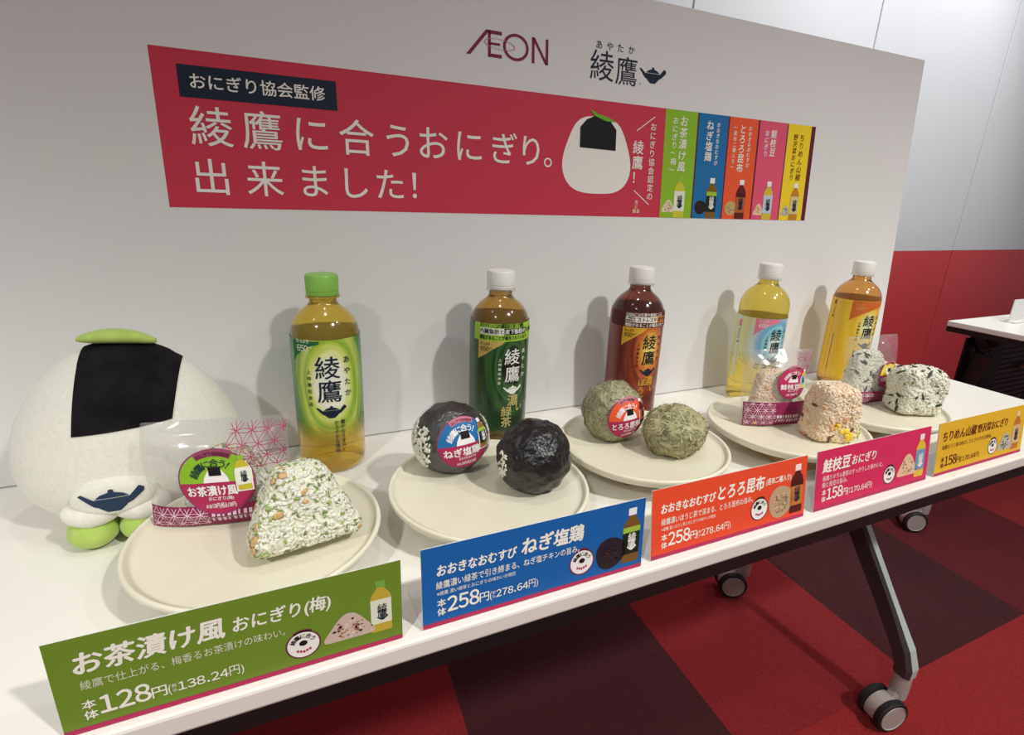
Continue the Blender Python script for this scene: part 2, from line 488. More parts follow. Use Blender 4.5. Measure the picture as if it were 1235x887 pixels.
build_table(-.478, XR, YF, YB, [(1.212, -.243, .178), (-.34, -.243, .178)], 'long white folding table carrying the tea bottles and rice balls', None, -.035)
bgt = build_table(1.985, 3.785, -.20, .235, [(2.03, None, .18)], 'white folding table at the right edge in front of the red wall', None, .17)

def modesty():
    bm = bmesh.new()
    z1, z0, y = TZ - .070, TZ - .40, .245
    X0, X1 = 2.15, 3.70
    box(bm, X0, X1, y, y + .006, z1 - .035, z1, 0)
    box(bm, X0, X1, y, y + .006, z0, z0 + .03, 0)
    # solid uprights with slotted fields between them
    fields = []
    x = X0
    for i, (solid, slot) in enumerate(((.06, .10), (.09, .24), (.05, .24), (.05, .24), (.05, .24))):
        box(bm, x, min(x + solid, X1), y, y + .006, z0 + .03, z1 - .035, 0); x += solid
        xe = min(x + slot, X1)
        k = z0 + .03
        while k < z1 - .045:
            box(bm, x, xe, y + .001, y + .005, k, k + .010, 1); 
            box(bm, x, xe, y + .004, y + .006, k + .010, k + .019, 0); k += .019
        x = xe
    box(bm, x, X1, y, y + .006, z0 + .03, z1 - .035, 0)
    for xx in (2.4, 3.2): box(bm, xx, xx + .03, y - .03, y, z1 - .03, TZ - .0325, 0)
    for v in bm.verts: v.co -= Vector((2.885, .0175, 0))
    o = obj('modesty_panel', bm, [M_black, mat('dusky_slot_plastic', S(74, 62, 68), .5)], bgt, label='black slotted panel hanging under the table')
    b = bmesh.new(); sweep(b, [(2.50, .235, TZ - .20), (2.56, .235, TZ - .197), (2.60, .235, TZ - .19)], [.012, .012, .008], [.02, .012, .01])
    for v in b.verts: v.co -= Vector((2.885, .0175, 0))
    obj('latch', b, [M_chrome], bgt, label='small chrome latch')
modesty()
def white_card():
    t = thing('card_stand', 'white card standing on the far table at the right edge', 'card stand', (2.20, .16, TZ))
    bm = bmesh.new(); box(bm, -.04, .04, -.0015, .0015, 0.0005, .07, 0); obj('card', bm, [M_board], t)
    bm = bmesh.new(); box(bm, -.045, .045, -.02, .02, 0.0, .004, 0, .001, 1); obj('foot', bm, [M_edge], t)
white_card()

# ------------------------------------------------------------------ display board with banner and two logos
BRD = thing('display_board', 'tall white display board with a red banner and two logos leaning at the table back', 'board', (.5, 0.0, TZ + .0012), 0, None, rx=-math.atan(.0802))
bm = bmesh.new(); box(bm, -.775, .775, 0.0, .012, 0.0, .5925, 0, .0008, 1)
obj('board_panel', bm, [M_board], BRD)
BF = lambda x, y, off: Vector((x - .5, -off, y - .0012))

WH = ink(243, 240, 232); NAVY = ink(26, 38, 58); RED = ink(205, 58, 80); MAG = ink(178, 44, 88); BLK = ink(24, 22, 24)
BROWN = ink(110, 46, 30); CREAM = ink(236, 220, 176); GREEN = ink(142, 190, 46); LEAF = ink(116, 178, 52)
BLUE = ink(30, 112, 172); ORANGE = ink(238, 92, 52); PINK = ink(226, 88, 118); YELLOW = ink(244, 214, 42); PURP = ink(104, 28, 62)
def flat_riceball(P, x, y, w, h, layer=2, leaf=True):
    pts = []
    for i in range(48):
        a = 2*math.pi*i/48; s = 0
        for ang, dd in ((-90, .86), (22, .86), (158, .86), (90, .93), (-30, 1.02), (-150, 1.02)): s += max(0.0, math.cos(a - math.radians(ang)) / dd) ** 6
        r = s ** (-1/6); pts.append((x + r*math.cos(a)*w*.5, y + r*math.sin(a)*h*.5))
    ys = [p[1] for p in pts]
    P.poly(pts, WH, layer)
    P.poly([(x - w*.24, y + h*.10), (x + w*.24, y + h*.09), (x + w*.24, y + h*.33), (x + w*.16, y + h*.42), (x + w*.05, y + h*.47), (x - w*.05, y + h*.47), (x - w*.16, y + h*.42), (x - w*.24, y + h*.33)], BLK, layer + 1)
    if leaf:
        P.poly([(x - w*.12, y + h*.54), (x - w*.06, y + h*.47), (x + w*.10, y + h*.42), (x + w*.24, y + h*.42), (x + w*.12, y + h*.47), (x, y + h*.49)], LEAF, layer + 2)

def build_banner():
    P = Print()
    P.rect(.003, .2945, .667, .4535, RED, 1)
    P.rect(.667, .2945, .9985, .4535, PURP, 1)
    for x0, x1, m in ((.667, .7300, GREEN), (.7330, .7940, BLUE), (.7970, .8605, ORANGE), (.8640, .9285, PINK), (.9310, .9880, YELLOW)):
        P.rect(x0, .2945, x1, .4535, m, 2)
    P.rect(.0262, .4072, .1862, .4388, NAVY, 2)
    P.text('おにぎり協会監修', .0372, .4155, .136, .0165, WH, 3, .012)
    for c, x in (('綾', .0523), ('鷹', .1030), ('に', .1548), ('合', .2063), ('う', .2565), ('お', .3005), ('に', .3495), ('ぎ', .3990), ('り', .4400)):
        P.char(c, x, .3795, .0435, WH, 2, .004)
    P.ring(.4665, .3655, .0042, .0062, WH, 2)
    for c, x in (('出', .0470), ('来', .1008), ('ま', .1540), ('し', .2000), ('た', .2438), ('！', .2850)):
        P.char(c, x, .3275, .0405, WH, 2, .004)
    flat_riceball(P, .5480, .377, .128, .118, 2)
    P.line(.6475, .4400, .6150, .4180, .0012, WH, 2); P.line(.6155, .3335, .6450, .3133, .0012, WH, 2)
    P.vtext('おにぎり協会認定の', .6455, .4320, .0125, .0118, WH, 2, .008)
    P.vtext('綾鷹！', .6195, .4060, .0215, .0205, WH, 2, .012)
    for c, x, y in (('お', .6215, .3165), ('に', .6215, .3100), ('協', .6180, .3035), ('会', .6250, .3035)): P.char(c, x, y, .0065, CREAM, 2, .03)
    # product columns
    P.vtext('お茶漬け風', .7030, .4465, .0165, .0158, WH, 3, .018, .1); P.vtext('おにぎり(梅)', .6865, .4440, .0118, .0112, WH, 3, .015, .1)
    P.vtext('ねぎ塩鶏', .7560, .4445, .0155, .0152, WH, 3, .018, .1); P.vtext('おおきなおむすび', .7735, .4430, .0082, .0078, WH, 3, .015, .1)
    P.vtext('とろろ昆布', .8265, .4440, .0150, .0150, WH, 3, .018, .1); P.vtext('おおきなおむすび', .8430, .4430, .0082, .0078, WH, 3, .015, .1); P.vtext('(昆布二種入り)', .8105, .4420, .0086, .0076, WH, 3, .012, .1)
    P.vtext('鮭枝豆', .8975, .4415, .0145, .0142, WH, 3, .018, .1); P.vtext('おにぎり', .8820, .4400, .0108, .0104, WH, 3, .015, .1)
    P.vtext('ちりめん山椒', .9665, .4395, .0130, .0124, BROWN, 3, .012, .1); P.vtext('野沢菜おにぎり', .9505, .4385, .0110, .0106, BROWN, 3, .012, .1)
    gc = ink(150, 196, 70); wc = ink(240, 240, 238)
    P.bottle(.7040, .2950, .063, gc, ink(206, 200, 60), ink(232, 236, 214), NAVY, 3)
    P.bottle(.7705, .2950, .063, wc, ink(126, 92, 34), ink(28, 44, 30), wc, 3, ink(160, 196, 60))
    P.bottle(.8355, .2950, .063, wc, ink(92, 34, 26), ink(176, 96, 42), NAVY, 3, ink(80, 26, 24))
    P.bottle(.8995, .2950, .063, wc, ink(214, 190, 66), ink(190, 208, 216), NAVY, 3)
    P.bottle(.9655, .2950, .063, wc, ink(200, 132, 40), ink(220, 196, 140), NAVY, 3)
    r = random.Random(5)
    P.riceball(.6830, .3120, .0255, .0230, ink(232, 216, 190), [ink(196, 120, 96), ink(120, 150, 80)], 3, r)
    P.riceball(.7490, .3120, .0250, .0215, ink(38, 30, 34), [ink(60, 46, 50)], 3, r, True)
    P.riceball(.8150, .3120, .0260, .0225, ink(196, 168, 110), [ink(150, 120, 72), ink(220, 196, 140)], 3, r, True)
    P.riceball(.8795, .3110, .0230, .0230, ink(238, 200, 164), [ink(226, 150, 110), ink(160, 180, 90)], 3, r)
    P.riceball(.9450, .3110, .0210, .0220, ink(190, 188, 168), [ink(52, 64, 52), ink(236, 232, 220)], 3, r)
    return P.build('banner', BRD, BF, label='red banner with white lettering and five coloured product columns', eps=.00022)
build_banner()
def build_logos():
    P = Print(); mr = ink(132, 34, 66); mp = ink(204, 150, 168)
    y0, y1 = .4885, .5195; w = .0042
    P.poly([(.3474, y0), (.3530, y0), (.3800, y1), (.3745, y1)], mr, 1)
    P.rect(.3770, y0, .3770 + w, y1, mr, 1)
    for y in (y0, y1 - w): P.rect(.3770, y, .3965, y + w, mr, 1)
    P.rect(.3770, .5028, .3940, .5028 + w*.7, mr, 1)
    P.ring(.4165, .5040, .0145, .0186, mr, 1, 48, ky=.86)
    P.rect(.4395, y0, .4395 + w, y1, mr, 1); P.rect(.4600, y0, .4600 + w, y1, mr, 1)
    P.poly([(.4395, y1), (.4440, y1), (.4642, y0), (.4597, y0)], mr, 1)
    P.ring(.3935, .5045, .0200, .0218, mp, 2, 48, ky=.28, tilt=-.06)
    P.build('logo', BRD, BF, label='dark red supermarket logo', eps=.00022)
    P = Print()
    for c, x in (('あ', .5440), ('や', .5620), ('た', .5795), ('か', .5985)): P.char(c, x, .5245 , .0118, NAVY, 1, .008)
    P.char('綾', .5500, .4985, .0420, NAVY, 1, .002); P.char('鷹', .5920, .4960, .0400, NAVY, 1, .002)
    P.ring(.6165, .4825, .0010, .0014, NAVY, 1, 12)
    P.teapot(.6385, .4950, .0485, NAVY, 1)
    P.build('logo', BRD, BF, label='dark navy tea logo with a teapot', eps=.00022)
build_logos()

# ------------------------------------------------------------------ bottles of tea
def liquid(name, rgb, rough=.02):
    m, nt, p, o = new_mat(name)
    p.inputs['Base Color'].default_value = (*rgb, 1); p.inputs['Roughness'].default_value = rough
    p.inputs['IOR'].default_value = 1.12; p.inputs['Transmission Weight'].default_value = .80
    p.inputs['Specular IOR Level'].default_value = .7
    p.inputs['Coat Weight'].default_value = 1.0; p.inputs['Coat Roughness'].default_value = .13
    return m
def label_mat(name, ramp, u0, v0, su, sv, fade, swirl=.35, low=None, alpha=1.0):
    """printed shrink film; artwork radiates from (u0, v0); it clears between v = fade[0] and fade[1]"""
    m, nt, p, o = new_mat(name); L = nt.links.new
    p.inputs['Roughness'].default_value = .28; p.inputs['Coat Weight'].default_value = .4; p.inputs['Coat Roughness'].default_value = .08
    uv = N(nt, 'ShaderNodeUVMap'); sp = N(nt, 'ShaderNodeSeparateXYZ'); L(uv.outputs[0], sp.inputs[0])
    def mth(op, a, b=None):
        n = N(nt, 'ShaderNodeMath', operation=op)
        for i, x in enumerate((a, b)):
            if x is None: continue
            if isinstance(x, (int, float)): n.inputs[i].default_value = x
            else: L(x, n.inputs[i])
        return n.outputs[0]
    du = mth('DIVIDE', mth('SUBTRACT', sp.outputs[0], u0), su); dv = mth('DIVIDE', mth('SUBTRACT', sp.outputs[1], v0), sv)
    d = mth('SQRT', mth('ADD', mth('MULTIPLY', du, du), mth('MULTIPLY', dv, dv)))
    ang = mth('ARCTAN2', dv, du)
    cb = N(nt, 'ShaderNodeCombineXYZ'); L(mth('MULTIPLY', d, 3.2), cb.inputs[0]); L(mth('MULTIPLY', mth('ADD', ang, mth('MULTIPLY', d, 1.3)), .35), cb.inputs[1])
    nz = N(nt, 'ShaderNodeTexNoise'); nz.inputs['Scale'].default_value = 1.6; nz.inputs['Detail'].default_value = 3; L(cb.outputs[0], nz.inputs['Vector'])
    dd = mth('ADD', d, mth('MULTIPLY', mth('MULTIPLY', mth('SUBTRACT', nz.outputs['Fac'], .5), swirl), mth('MINIMUM', d, 1.2)))
    cr = N(nt, 'ShaderNodeValToRGB'); els = cr.color_ramp.elements
    while len(els) > 1: els.remove(els[-1])
    els[0].position = ramp[0][0] / 2; els[0].color = (*S(*ramp[0][1]), 1)
    for pos, c in ramp[1:]:
        e = els.new(pos / 2); e.color = (*S(*c), 1)
    L(mth('MULTIPLY', dd, .5), cr.inputs['Fac'])
    L(cr.outputs['Color'], p.inputs['Base Color'])
    mr = N(nt, 'ShaderNodeMapRange'); mr.clamp = True
    L(mth('ADD', sp.outputs[1], mth('MULTIPLY', mth('SUBTRACT', nz.outputs['Fac'], .5), .02)), mr.inputs['Value'])
    mr.inputs['From Min'].default_value = fade[0]; mr.inputs['From Max'].default_value = fade[1]
    mr.inputs['To Min'].default_value = 0.0; mr.inputs['To Max'].default_value = alpha
    L(mr.outputs[0], p.inputs['Alpha'])
    return m
LR = .0386
BPROF = [(0, .006), (.014, .004), (.024, .0012), (.030, .0), (.0345, .0018), (.0372, .006), (.0381, .012), (.0381, .030), (.0377, .032), (.0377, .0345), (.0381, .0365),
         (.0381, .156), (.0379, .1625), (.0372, .1680), (.0357, .1735), (.0332, .1790), (.0297, .1842), (.0252, .1888), (.0206, .1924), (.0172, .1952), (.0155, .1978), (.0147, .2000), (.0147, .2035), (0, .2035)]
def lab_r(v):
    if v < .156: return LR
    for (r0, z0), (r1, z1) in zip(BPROF[11:], BPROF[12:]):
        if v <= z1: return r0 + (r1 - r0) * (v - z0) / (z1 - z0) + .0005
    return .0152
def wrap(x, y, off):
    a = x / LR; r = lab_r(y) + .00025 + off
    return Vector((r * math.sin(a), -r * math.cos(a), y))
M_pet = film_mat('clear_pet_neck', .14, (.93, .94, .92), 20.0, .05, .04)
M_capw = mat('white_cap_plastic', S(240, 238, 232), .4)
M_capg = mat('green_cap_plastic', S(140, 196, 84), .4)

def tri_corner(P, m, x0, y1, x1, y0, layer=1): P.poly([(x0, y0), (x1 * .2 + x0 * .8, y0 + (y1-y0)*.30), (x1, y1 - (y1-y0)*.10), (x1, y1), (x0, y1)], m, layer)
def art_common(P, s, cx, dy, dark, small, pot, zz=(.126, .0985, .077)):
    P.char('綾', cx, zz[0] + dy, .028*s, dark, 3, .006); P.char('鷹', cx + .001, zz[1] + dy, .028*s, dark, 3, .006)
    P.vtext('あやたか', cx + .0215*s, zz[0] + dy + .014*s, .0130*s, .0085*s, dark, 3, .012)
    P.vtext('上林春松本店', cx - .0205*s, zz[0] + dy - .001*s, .0076*s, .0054*s, small, 3, .012)
    P.teapot(cx + .0015, zz[2] + dy - .0035, .033*s, pot, 3)
def six50(P, x, y, s, m):
    P.text('たっぷり', x, y + .0085*s, .0135*s, .0044*s, m, 3, .02); P.nums('650', x, y + .0008*s, .0125*s, .0064*s, m, 3, .010); P.text('ml', x + .0128*s, y + .0035*s, .0035*s, .0040*s, m, 3)

def make_bottle(x, y, rz, label, tea, lmat, zt, zb, art, cap, desc, dz):
    t = thing('tea_bottle', label, 'bottle', (x, y, TZ), rz, 'row of tea bottles in front of the board')
    prof = BPROF
    obj('bottle_body', lathe(prof, 72), [tea], t, smooth=True, label=desc)
    # clear neck with its ring
    obj('neck_ring', lathe([(.0150, .2030), (.0186, .2036), (.0190, .2046), (.0186, .2056), (.0150, .2062), (.0145, .2066)], 48), [tea if cap is M_capg else M_pet], t, smooth=True)
    seg = 96
    rm = lambda r, z, i: r + (.0004 if (i % 2 == 0 and .2115 < z < .2275) else 0)
    bm = lathe([(0, .2062), (.0172, .2062), (.0176, .2068), (.0176, .2102), (.0170, .2106), (.0170, .2112), (.0174, .2116), (.0174, .2268), (.0164, .2288), (.0150, .2292), (0, .2292)], seg, rmod=rm)
    obj('cap', bm, [cap], t, smooth_angle=40)
    # label sleeve
    bm = bmesh.new(); uvl = bm.loops.layers.uv.new('UVMap')
    nu, nv = 72, 28; grid = {}
    for j in range(nv + 1):
        v = zb + (zt - zb) * j / nv
        r = lab_r(v)
        for i in range(nu): 
            a = -math.pi + 2*math.pi*i/nu
            grid[i, j] = (bm.verts.new((r*math.sin(a), -r*math.cos(a), v)), a, v)
    for j in range(nv):
        for i in range(nu):
            k = (i + 1) % nu
            q = [grid[i, j], grid[k, j], grid[k, j+1], grid[i, j+1]]
            f = bm.faces.new([z[0] for z in q]); f.smooth = True
            for lp, z in zip(f.loops, q):
                a = z[1]
                if k == 0 and a < -3.1: a += 2*math.pi
                lp[uvl].uv = (a, z[2] - dz)
    obj('label', bm, [lmat], t)
    P = Print(); art(P)
    P.build('label_print', t, lambda a, b, off: wrap(a, b + dz, off), step=.006, eps=.00010)
    return t

# 1: green cap, pale green label
def art1(P):
    dg = ink(30, 104, 58); wt = ink(240, 244, 226); nv = ink(24, 34, 58); gr = ink(40, 70, 50)
    P.poly([(-.043, .128), (-.040, .134), (-.030, .142), (-.020, .1475), (-.010, .150), (-.010, .153), (-.043, .153)], dg, 1)
    six50(P, -.0365, .1405, 1.15, wt)
    art_common(P, 1.0, -.003, -.003, nv, gr, nv)
    P.vtext('豊かなうまみと', .0100, .0605, .0058, .0056, nv, 3, .012); P.vtext('かろやかな後味', .0030, .0605, .0058, .0056, nv, 3, .012)
lm1 = label_mat('green_tea_label', [(0, (246, 246, 234)), (.58, (242, 243, 222)), (.74, (228, 232, 150)), (.92, (190, 208, 76)), (1.08, (140, 182, 58)), (1.25, (206, 218, 100)), (1.5, (104, 160, 56)), (1.9, (44, 112, 50))], 0.0, .103, .72, .050, (.034, .062), .45)
tea1 = liquid('green_tea', S(240, 205, 80))
# 2: lime band, dark green label
def band_text(P, z1, z2, z3, x0, ca, cb, l1, l3, sz=.0068):
    P.text(l1, x0, z1, .062, sz*.92, ca, 3, .015); P.text(l3, x0, z3, .062, sz, ca, 3, .02)
def art2(P):
    lime = ink(164, 204, 66); gold = ink(198, 168, 92); wt = ink(240, 240, 232); bk = ink(22, 26, 24); gd = ink(206, 190, 120)
    P.rect(-.046, .1315, .075, .1535, lime, 1)
    P.text('茶カテキンには内臓脂肪を減らす機能', -.036, .1482, .060, .0058, bk, 3, .012)
    P.rect(-.036, .1398, -.004, .1478, wt, 2); P.rect(-.004, .1398, .028, .1478, bk, 2)
    P.text('内臓脂肪と', -.0355, .1408, .031, .0066, bk, 3, .02); P.text('皮下脂肪の', -.0030, .1408, .030, .0066, wt, 3, .02)
    P.text('を減らす', .0295, .1408, .022, .0066, bk, 3, .02)
    P.text('機能があることが報告されています', -.036, .1330, .066, .0062, bk, 3, .02)
    P.poly([(-.038, .107), (-.030, .112), (-.018, .121), (-.006, .128), (-.002, .1315), (-.038, .1315)], gold, 1)
    six50(P, -.0345, .1175, .95, bk)
    art_common(P, .80, .008, -.016, wt, wt, wt, (.1275, .1045, .0865))
    P.char('濃', .0105, .0530, .0165, gd, 3, .01); P.char('い', .0200, .0420, .0120, gd, 3, .01); P.char('緑', .0020, .0380, .0150, gd, 3, .008); P.char('茶', .0020, .0235, .0150, gd, 3, .008)
lm2 = label_mat('dark_green_label', [(0, (20, 22, 22)), (.55, (20, 26, 22)), (.68, (56, 104, 44)), (.76, (24, 50, 30)), (.95, (60, 112, 48)), (1.1, (24, 54, 32)), (1.3, (52, 98, 44)), (1.6, (22, 46, 28)), (1.95, (34, 70, 36))], .24, .098, .62, .046, (.0, .012), .5)
tea2 = liquid('dark_green_tea', S(208, 160, 72))
# 3: maroon band, orange brown label
def art3(P):
    mar = ink(84, 34, 36); yl = ink(222, 172, 56); wt = ink(240, 232, 220); bk = ink(28, 24, 26); og = ink(228, 148, 52)
    P.rect(-.05, .1325, .075, .1535, mar, 1)
    P.text('GABAには仕事や勉強による', -.022, .1480, .056, .0056, wt, 3, .015)
    P.rect(-.022, .1398, -.006, .1478, wt, 2); P.rect(-.006, .1398, .024, .1478, wt, 2); P.rect(.024, .1398, .045, .1478, og, 2)
    P.text('一時的な', -.0212, .1440, .013, .0032, bk, 3, .02); P.text('精神的な', -.0212, .1404, .013, .0032, bk, 3, .02)
    P.text('ストレスや', -.0050, .1408, .028, .0066, bk, 3, .03); P.text('疲労感', .0255, .1408, .018, .0066, mar, 3, .02)
    P.text('機能があることが報告されて', -.022, .1332, .062, .0060, wt, 3, .02)
    P.poly([(-.025, .104), (-.020, .109), (-.008, .118), (.004, .126), (.010, .1325), (-.025, .1325)], yl, 1)
    six50(P, -.0215, .1180, .95, bk)
    art_common(P, .80, .0165, -.016, bk, bk, NAVY, (.1275, .1045, .0865))
    P.char('濃', .0215, .0540, .0150, yl, 3, .01); P.char('い', .0285, .0420, .0110, yl, 3, .01)
    for i, c in enumerate('ほうじ茶'): P.char(c, .0100, .0520 - i*.0125, .0120, yl, 3, .01)
lm3 = label_mat('roasted_tea_label', [(0, (244, 224, 130)), (.35, (238, 200, 96)), (.62, (214, 128, 50)), (.85, (190, 84, 40)), (1.05, (110, 42, 32)), (1.3, (150, 58, 36)), (1.6, (96, 36, 30)), (1.95, (120, 44, 32))], .45, .100, .62, .046, (.0, .012), .45)
tea3 = liquid('roasted_tea', S(142, 74, 58))
# 4: pink corner, blue swirl label
def art4(P):
    pk = ink(230, 128, 154); wt = ink(246, 244, 240); bk = ink(28, 34, 44)
    P.poly([(-.020, .106), (-.014, .113), (-.004, .121), (.006, .126), (.018, .130), (.018, .1345), (-.020, .1345)], pk, 1)
    P.rect(-.050, .106, -.0445, .1345, ink(224, 232, 232), 1); P.rect(-.050, .116, -.0445, .1275, pk, 2)
    P.rect(-.050, .030, -.0445, .106, ink(214, 226, 222), 1)
    P.vtext('原材料名', -.0472, .113, .0045, .0035, bk, 3); P.teapot(-.0472, .090, .006, bk, 3)
    six50(P, -.0150, .1195, 1.05, wt)
    art_common(P, .74, .0160, -.020, bk, bk, NAVY, (.1290, .1080, .0905))
    for c, x in (('ミ', -.008), ('ネ', .0045), ('ラ', .0150), ('ル', .0245)): P.char(c, x, .056, .0125, bk, 3, .02)
    P.text('麦茶', .0040, .036, .018, .0100, bk, 3, .02)
lm4 = label_mat('barley_blue_label', [(0, (226, 236, 230)), (.35, (214, 232, 230)), (.55, (140, 204, 218)), (.66, (112, 184, 210)), (.74, (150, 212, 224)), (.9, (112, 170, 214)), (1.15, (152, 190, 220)), (1.4, (214, 226, 216)), (1.9, (226, 226, 160))], .42, .092, .70, .040, (.050, .078), .3)
tea4 = liquid('barley_tea', S(240, 216, 96))
# 5: orange corner, yellow label
def art5(P):
    og = ink(206, 104, 44); wt = ink(246, 232, 206); bk = ink(28, 30, 40); br = ink(140, 70, 30)
    P.poly([(-.016, .118), (-.006, .126), (.006, .133), (.020, .139), (.040, .144), (.040, .1535), (-.016, .1535)], og, 1)
    P.rect(-.050, .020, -.0445, .1535, ink(232, 190, 60), 1); P.rect(-.050, .142, -.0445, .1500, ink(170, 60, 40), 2)
    P.vtext('原材料名', -.0472, .138, .0045, .0035, bk, 3); P.teapot(-.0472, .120, .006, bk, 3)
    P.rect(-.0375, .018, -.0366, .090, br, 1)
    six50(P, -.0100, .1370, 1.0, ink(232, 170, 110))
    art_common(P, .80, .0175, -.010, bk, bk, NAVY, (.1290, .1065, .0870))
    for c, x in (('ほ', .006), ('う', .0150), ('じ', .0240)): P.char(c, x, .060, .0125, bk, 3, .02)
    P.text('茶', .0120, .040, .014, .0130, bk, 3, .02)
lm5 = label_mat('yellow_tea_label', [(0, (234, 232, 190)), (.4, (232, 226, 160)), (.6, (230, 204, 96)), (.8, (238, 196, 52)), (1.0, (226, 180, 44)), (1.3, (240, 200, 56)), (1.9, (232, 184, 44))], .44, .108, .66, .044, (.0, .012), .3)
tea5 = liquid('amber_tea', S(230, 166, 84))

BOT = [(.1468, -.0543, -.03, 'green-capped bottle with a pale green label, leftmost of the bottles', tea1, lm1, .1625, .030, art1, M_capg, 'pale golden tea', .0085),
       (.3619, -.0592, -.15, 'white-capped bottle with a dark green label and lime band', tea2, lm2, .1682, .006, art2, M_capw, 'brownish green tea', .0145),
       (.5807, -.0592, -.50, 'white-capped bottle of dark red-brown tea with an orange label', tea3, lm3, .1700, .006, art3, M_capw, 'dark red-brown tea', .0162),
       (.8371, -.0592, -.56, 'white-capped bottle of yellow tea with a blue swirl label and pink corner', tea4, lm4, .1455, .030, art4, M_capw, 'clear yellow tea', .0105),
       (1.0705, -.0592, -.70, 'white-capped bottle of amber tea with a yellow label, rightmost of the bottles', tea5, lm5, .1635, .006, art5, M_capw, 'amber tea', .0095)]
for b in BOT: make_bottle(*b)

# ------------------------------------------------------------------ plates on wooden blocks
M_plate = noisy('ivory_ceramic', S(232, 226, 203), S(235, 230, 208), 30.0, rough=0.38, spec=0.4)
M_wood = noisy('pale_wood', S(188, 148, 104), S(206, 168, 122), 14.0, rough=.6)
PL = [(.0645, -.229, 'under the green herb rice balls behind the green card'), (.2815, -.229, 'under the black seaweed balls behind the blue card'),
      (.4985, -.202, 'under the kelp-coated balls behind the orange-red card'), (.7225, -.225, 'under the pale pink rice balls behind the pink card'), (.9200, -.212, 'under the rice balls with dark greens behind the yellow card')]
ZP = .0305
for i, (px, py, where) in enumerate(PL):
    t = thing('plate', 'ivory plate ' + where, 'plate', (px, py, TZ + .0200), 0, 'round ivory plates along the table')
    R = .103
    prof = [(0, .0), (.080, .0), (.090, .0010), (.0985, .0055), (R - .0008, .0105), (R, .0140), (R - .0006, .0154), (R - .0020, .0160), (R - .0036, .0156), (R - .0046, .0142), (R - .0062, .0115), (R - .011, .0105), (0, .0105)]
    obj('plate_body', lathe(prof, 96), [M_plate], t, smooth_angle=50)
    w = tag(obj('riser_block', (lambda b: (box(b, -.045, .045, -.045, .045, 0, .0199, 0, .001, 1), b)[1])(bmesh.new()), [M_wood], None, loc=(px + (-.003 if i != 3 else -.005), py + (.01 if i != 3 else -.02), TZ)),
        'wooden block below the plate ' + where, 'block', 'wooden blocks under the plates')

# ------------------------------------------------------------------ rice balls
def superball(rho, t, e=.5, nth=64, nph=28, amp=0.0, fr=40.0, seed=0.0, zoff=0.0):
    """a solid whose front outline is rho(theta) in x-z and whose thickness is t along y"""
    vs = []; fs = []
    def sg(v, k): return math.copysign(abs(v) ** k, v)
    for j in range(nph + 1):
        ph = -math.pi/2 + math.pi * j / nph
        c = abs(math.cos(ph)) ** e; s = sg(math.sin(ph), e)
        for i in range(nth):
            a = 2*math.pi*i/nth; r = rho(a) * c
            vs.append(Vector((r*math.cos(a), s*t/2, r*math.sin(a))))
    for j in range(nph):
        for i in range(nth):
            k = (i + 1) % nth; fs.append((j*nth+i, (j+1)*nth+i, (j+1)*nth+k, j*nth+k))
    cn = Vector((0, 0, 0))
    if amp:
        for n, v in enumerate(vs):
            d = v.normalized() if v.length > 1e-6 else Vector((0, 1, 0))
            vs[n] = v + d * amp * noise.fractal(Vector((v.x, v.y, v.z)) * fr + Vector((seed, seed, 0)), 1.0, 2.0, 3)
    zm = min(v.z for v in vs)
    vs = [Vector((v.x, v.y, v.z - zm + zoff)) for v in vs]
    return vs, fs
def tri_rho(wb, wt, h, p=9.0):
    """rounded trapezoid outline: half widths at the bottom and the top, height h"""
    n = Vector((h, wb - wt)).normalized(); d = n.x*wb - n.y*h/2
    a0 = math.atan2(n.y, n.x)
    def f(a):
        q = 0.0
        for ang, dd in ((-math.pi/2, h/2), (math.pi/2, h/2), (a0, d), (math.pi - a0, d)):
            q += max(0.0, math.cos(a - ang) / dd) ** p
        return q ** (-1.0/p)
    return f
def flat_bottom(vs, z):
    """rest on a face: nothing lower than z"""
    return [Vector((v.x, v.y, max(v.z, z))) for v in vs]
_t = []
for j, (zz, rr) in enumerate(((-1, 0), (-.72, .66), (0, 1.0), (.72, .66), (1, 0))):
    if rr == 0: _t.append((0, 0, zz))
    else: _t += [(rr*math.cos(2*math.pi*i/6), rr*math.sin(2*math.pi*i/6), zz) for i in range(6)]
GV = np.array(_t, float)
GF = [(0, 1 + (i+1) % 6, 1 + i) for i in range(6)]
for j in range(2):
    for i in range(6): a = 1 + 6*j + i; b = 1 + 6*j + (i+1) % 6; GF.append((a, b, b + 6, a + 6))
GF += [(19, 13 + i, 13 + (i+1) % 6) for i in range(6)]
def sample_surface(vs, fs, n, rnd):
    A = np.array([tuple(v) for v in vs]); F = np.array(fs)
    p0, p1, p2, p3 = (A[F[:, k]] for k in range(4))
    nr = np.cross(p2 - p0, p3 - p1); ar = np.linalg.norm(nr, axis=1)
    ar[ar < 1e-14] = 0; pr = ar / ar.sum()
    idx = rnd.choice(len(F), n, p=pr)
    u = rnd.random((n, 1)); v = rnd.random((n, 1))
    pt = (1-u)*(1-v)*p0[idx] + u*(1-v)*p1[idx] + u*v*p2[idx] + (1-u)*v*p3[idx]
    nn = nr[idx] / (np.linalg.norm(nr[idx], axis=1, keepdims=True) + 1e-12)
    c = A.mean(0); flip = np.sum((pt - c) * nn, axis=1) < 0; nn[flip] *= -1
    return pt, nn
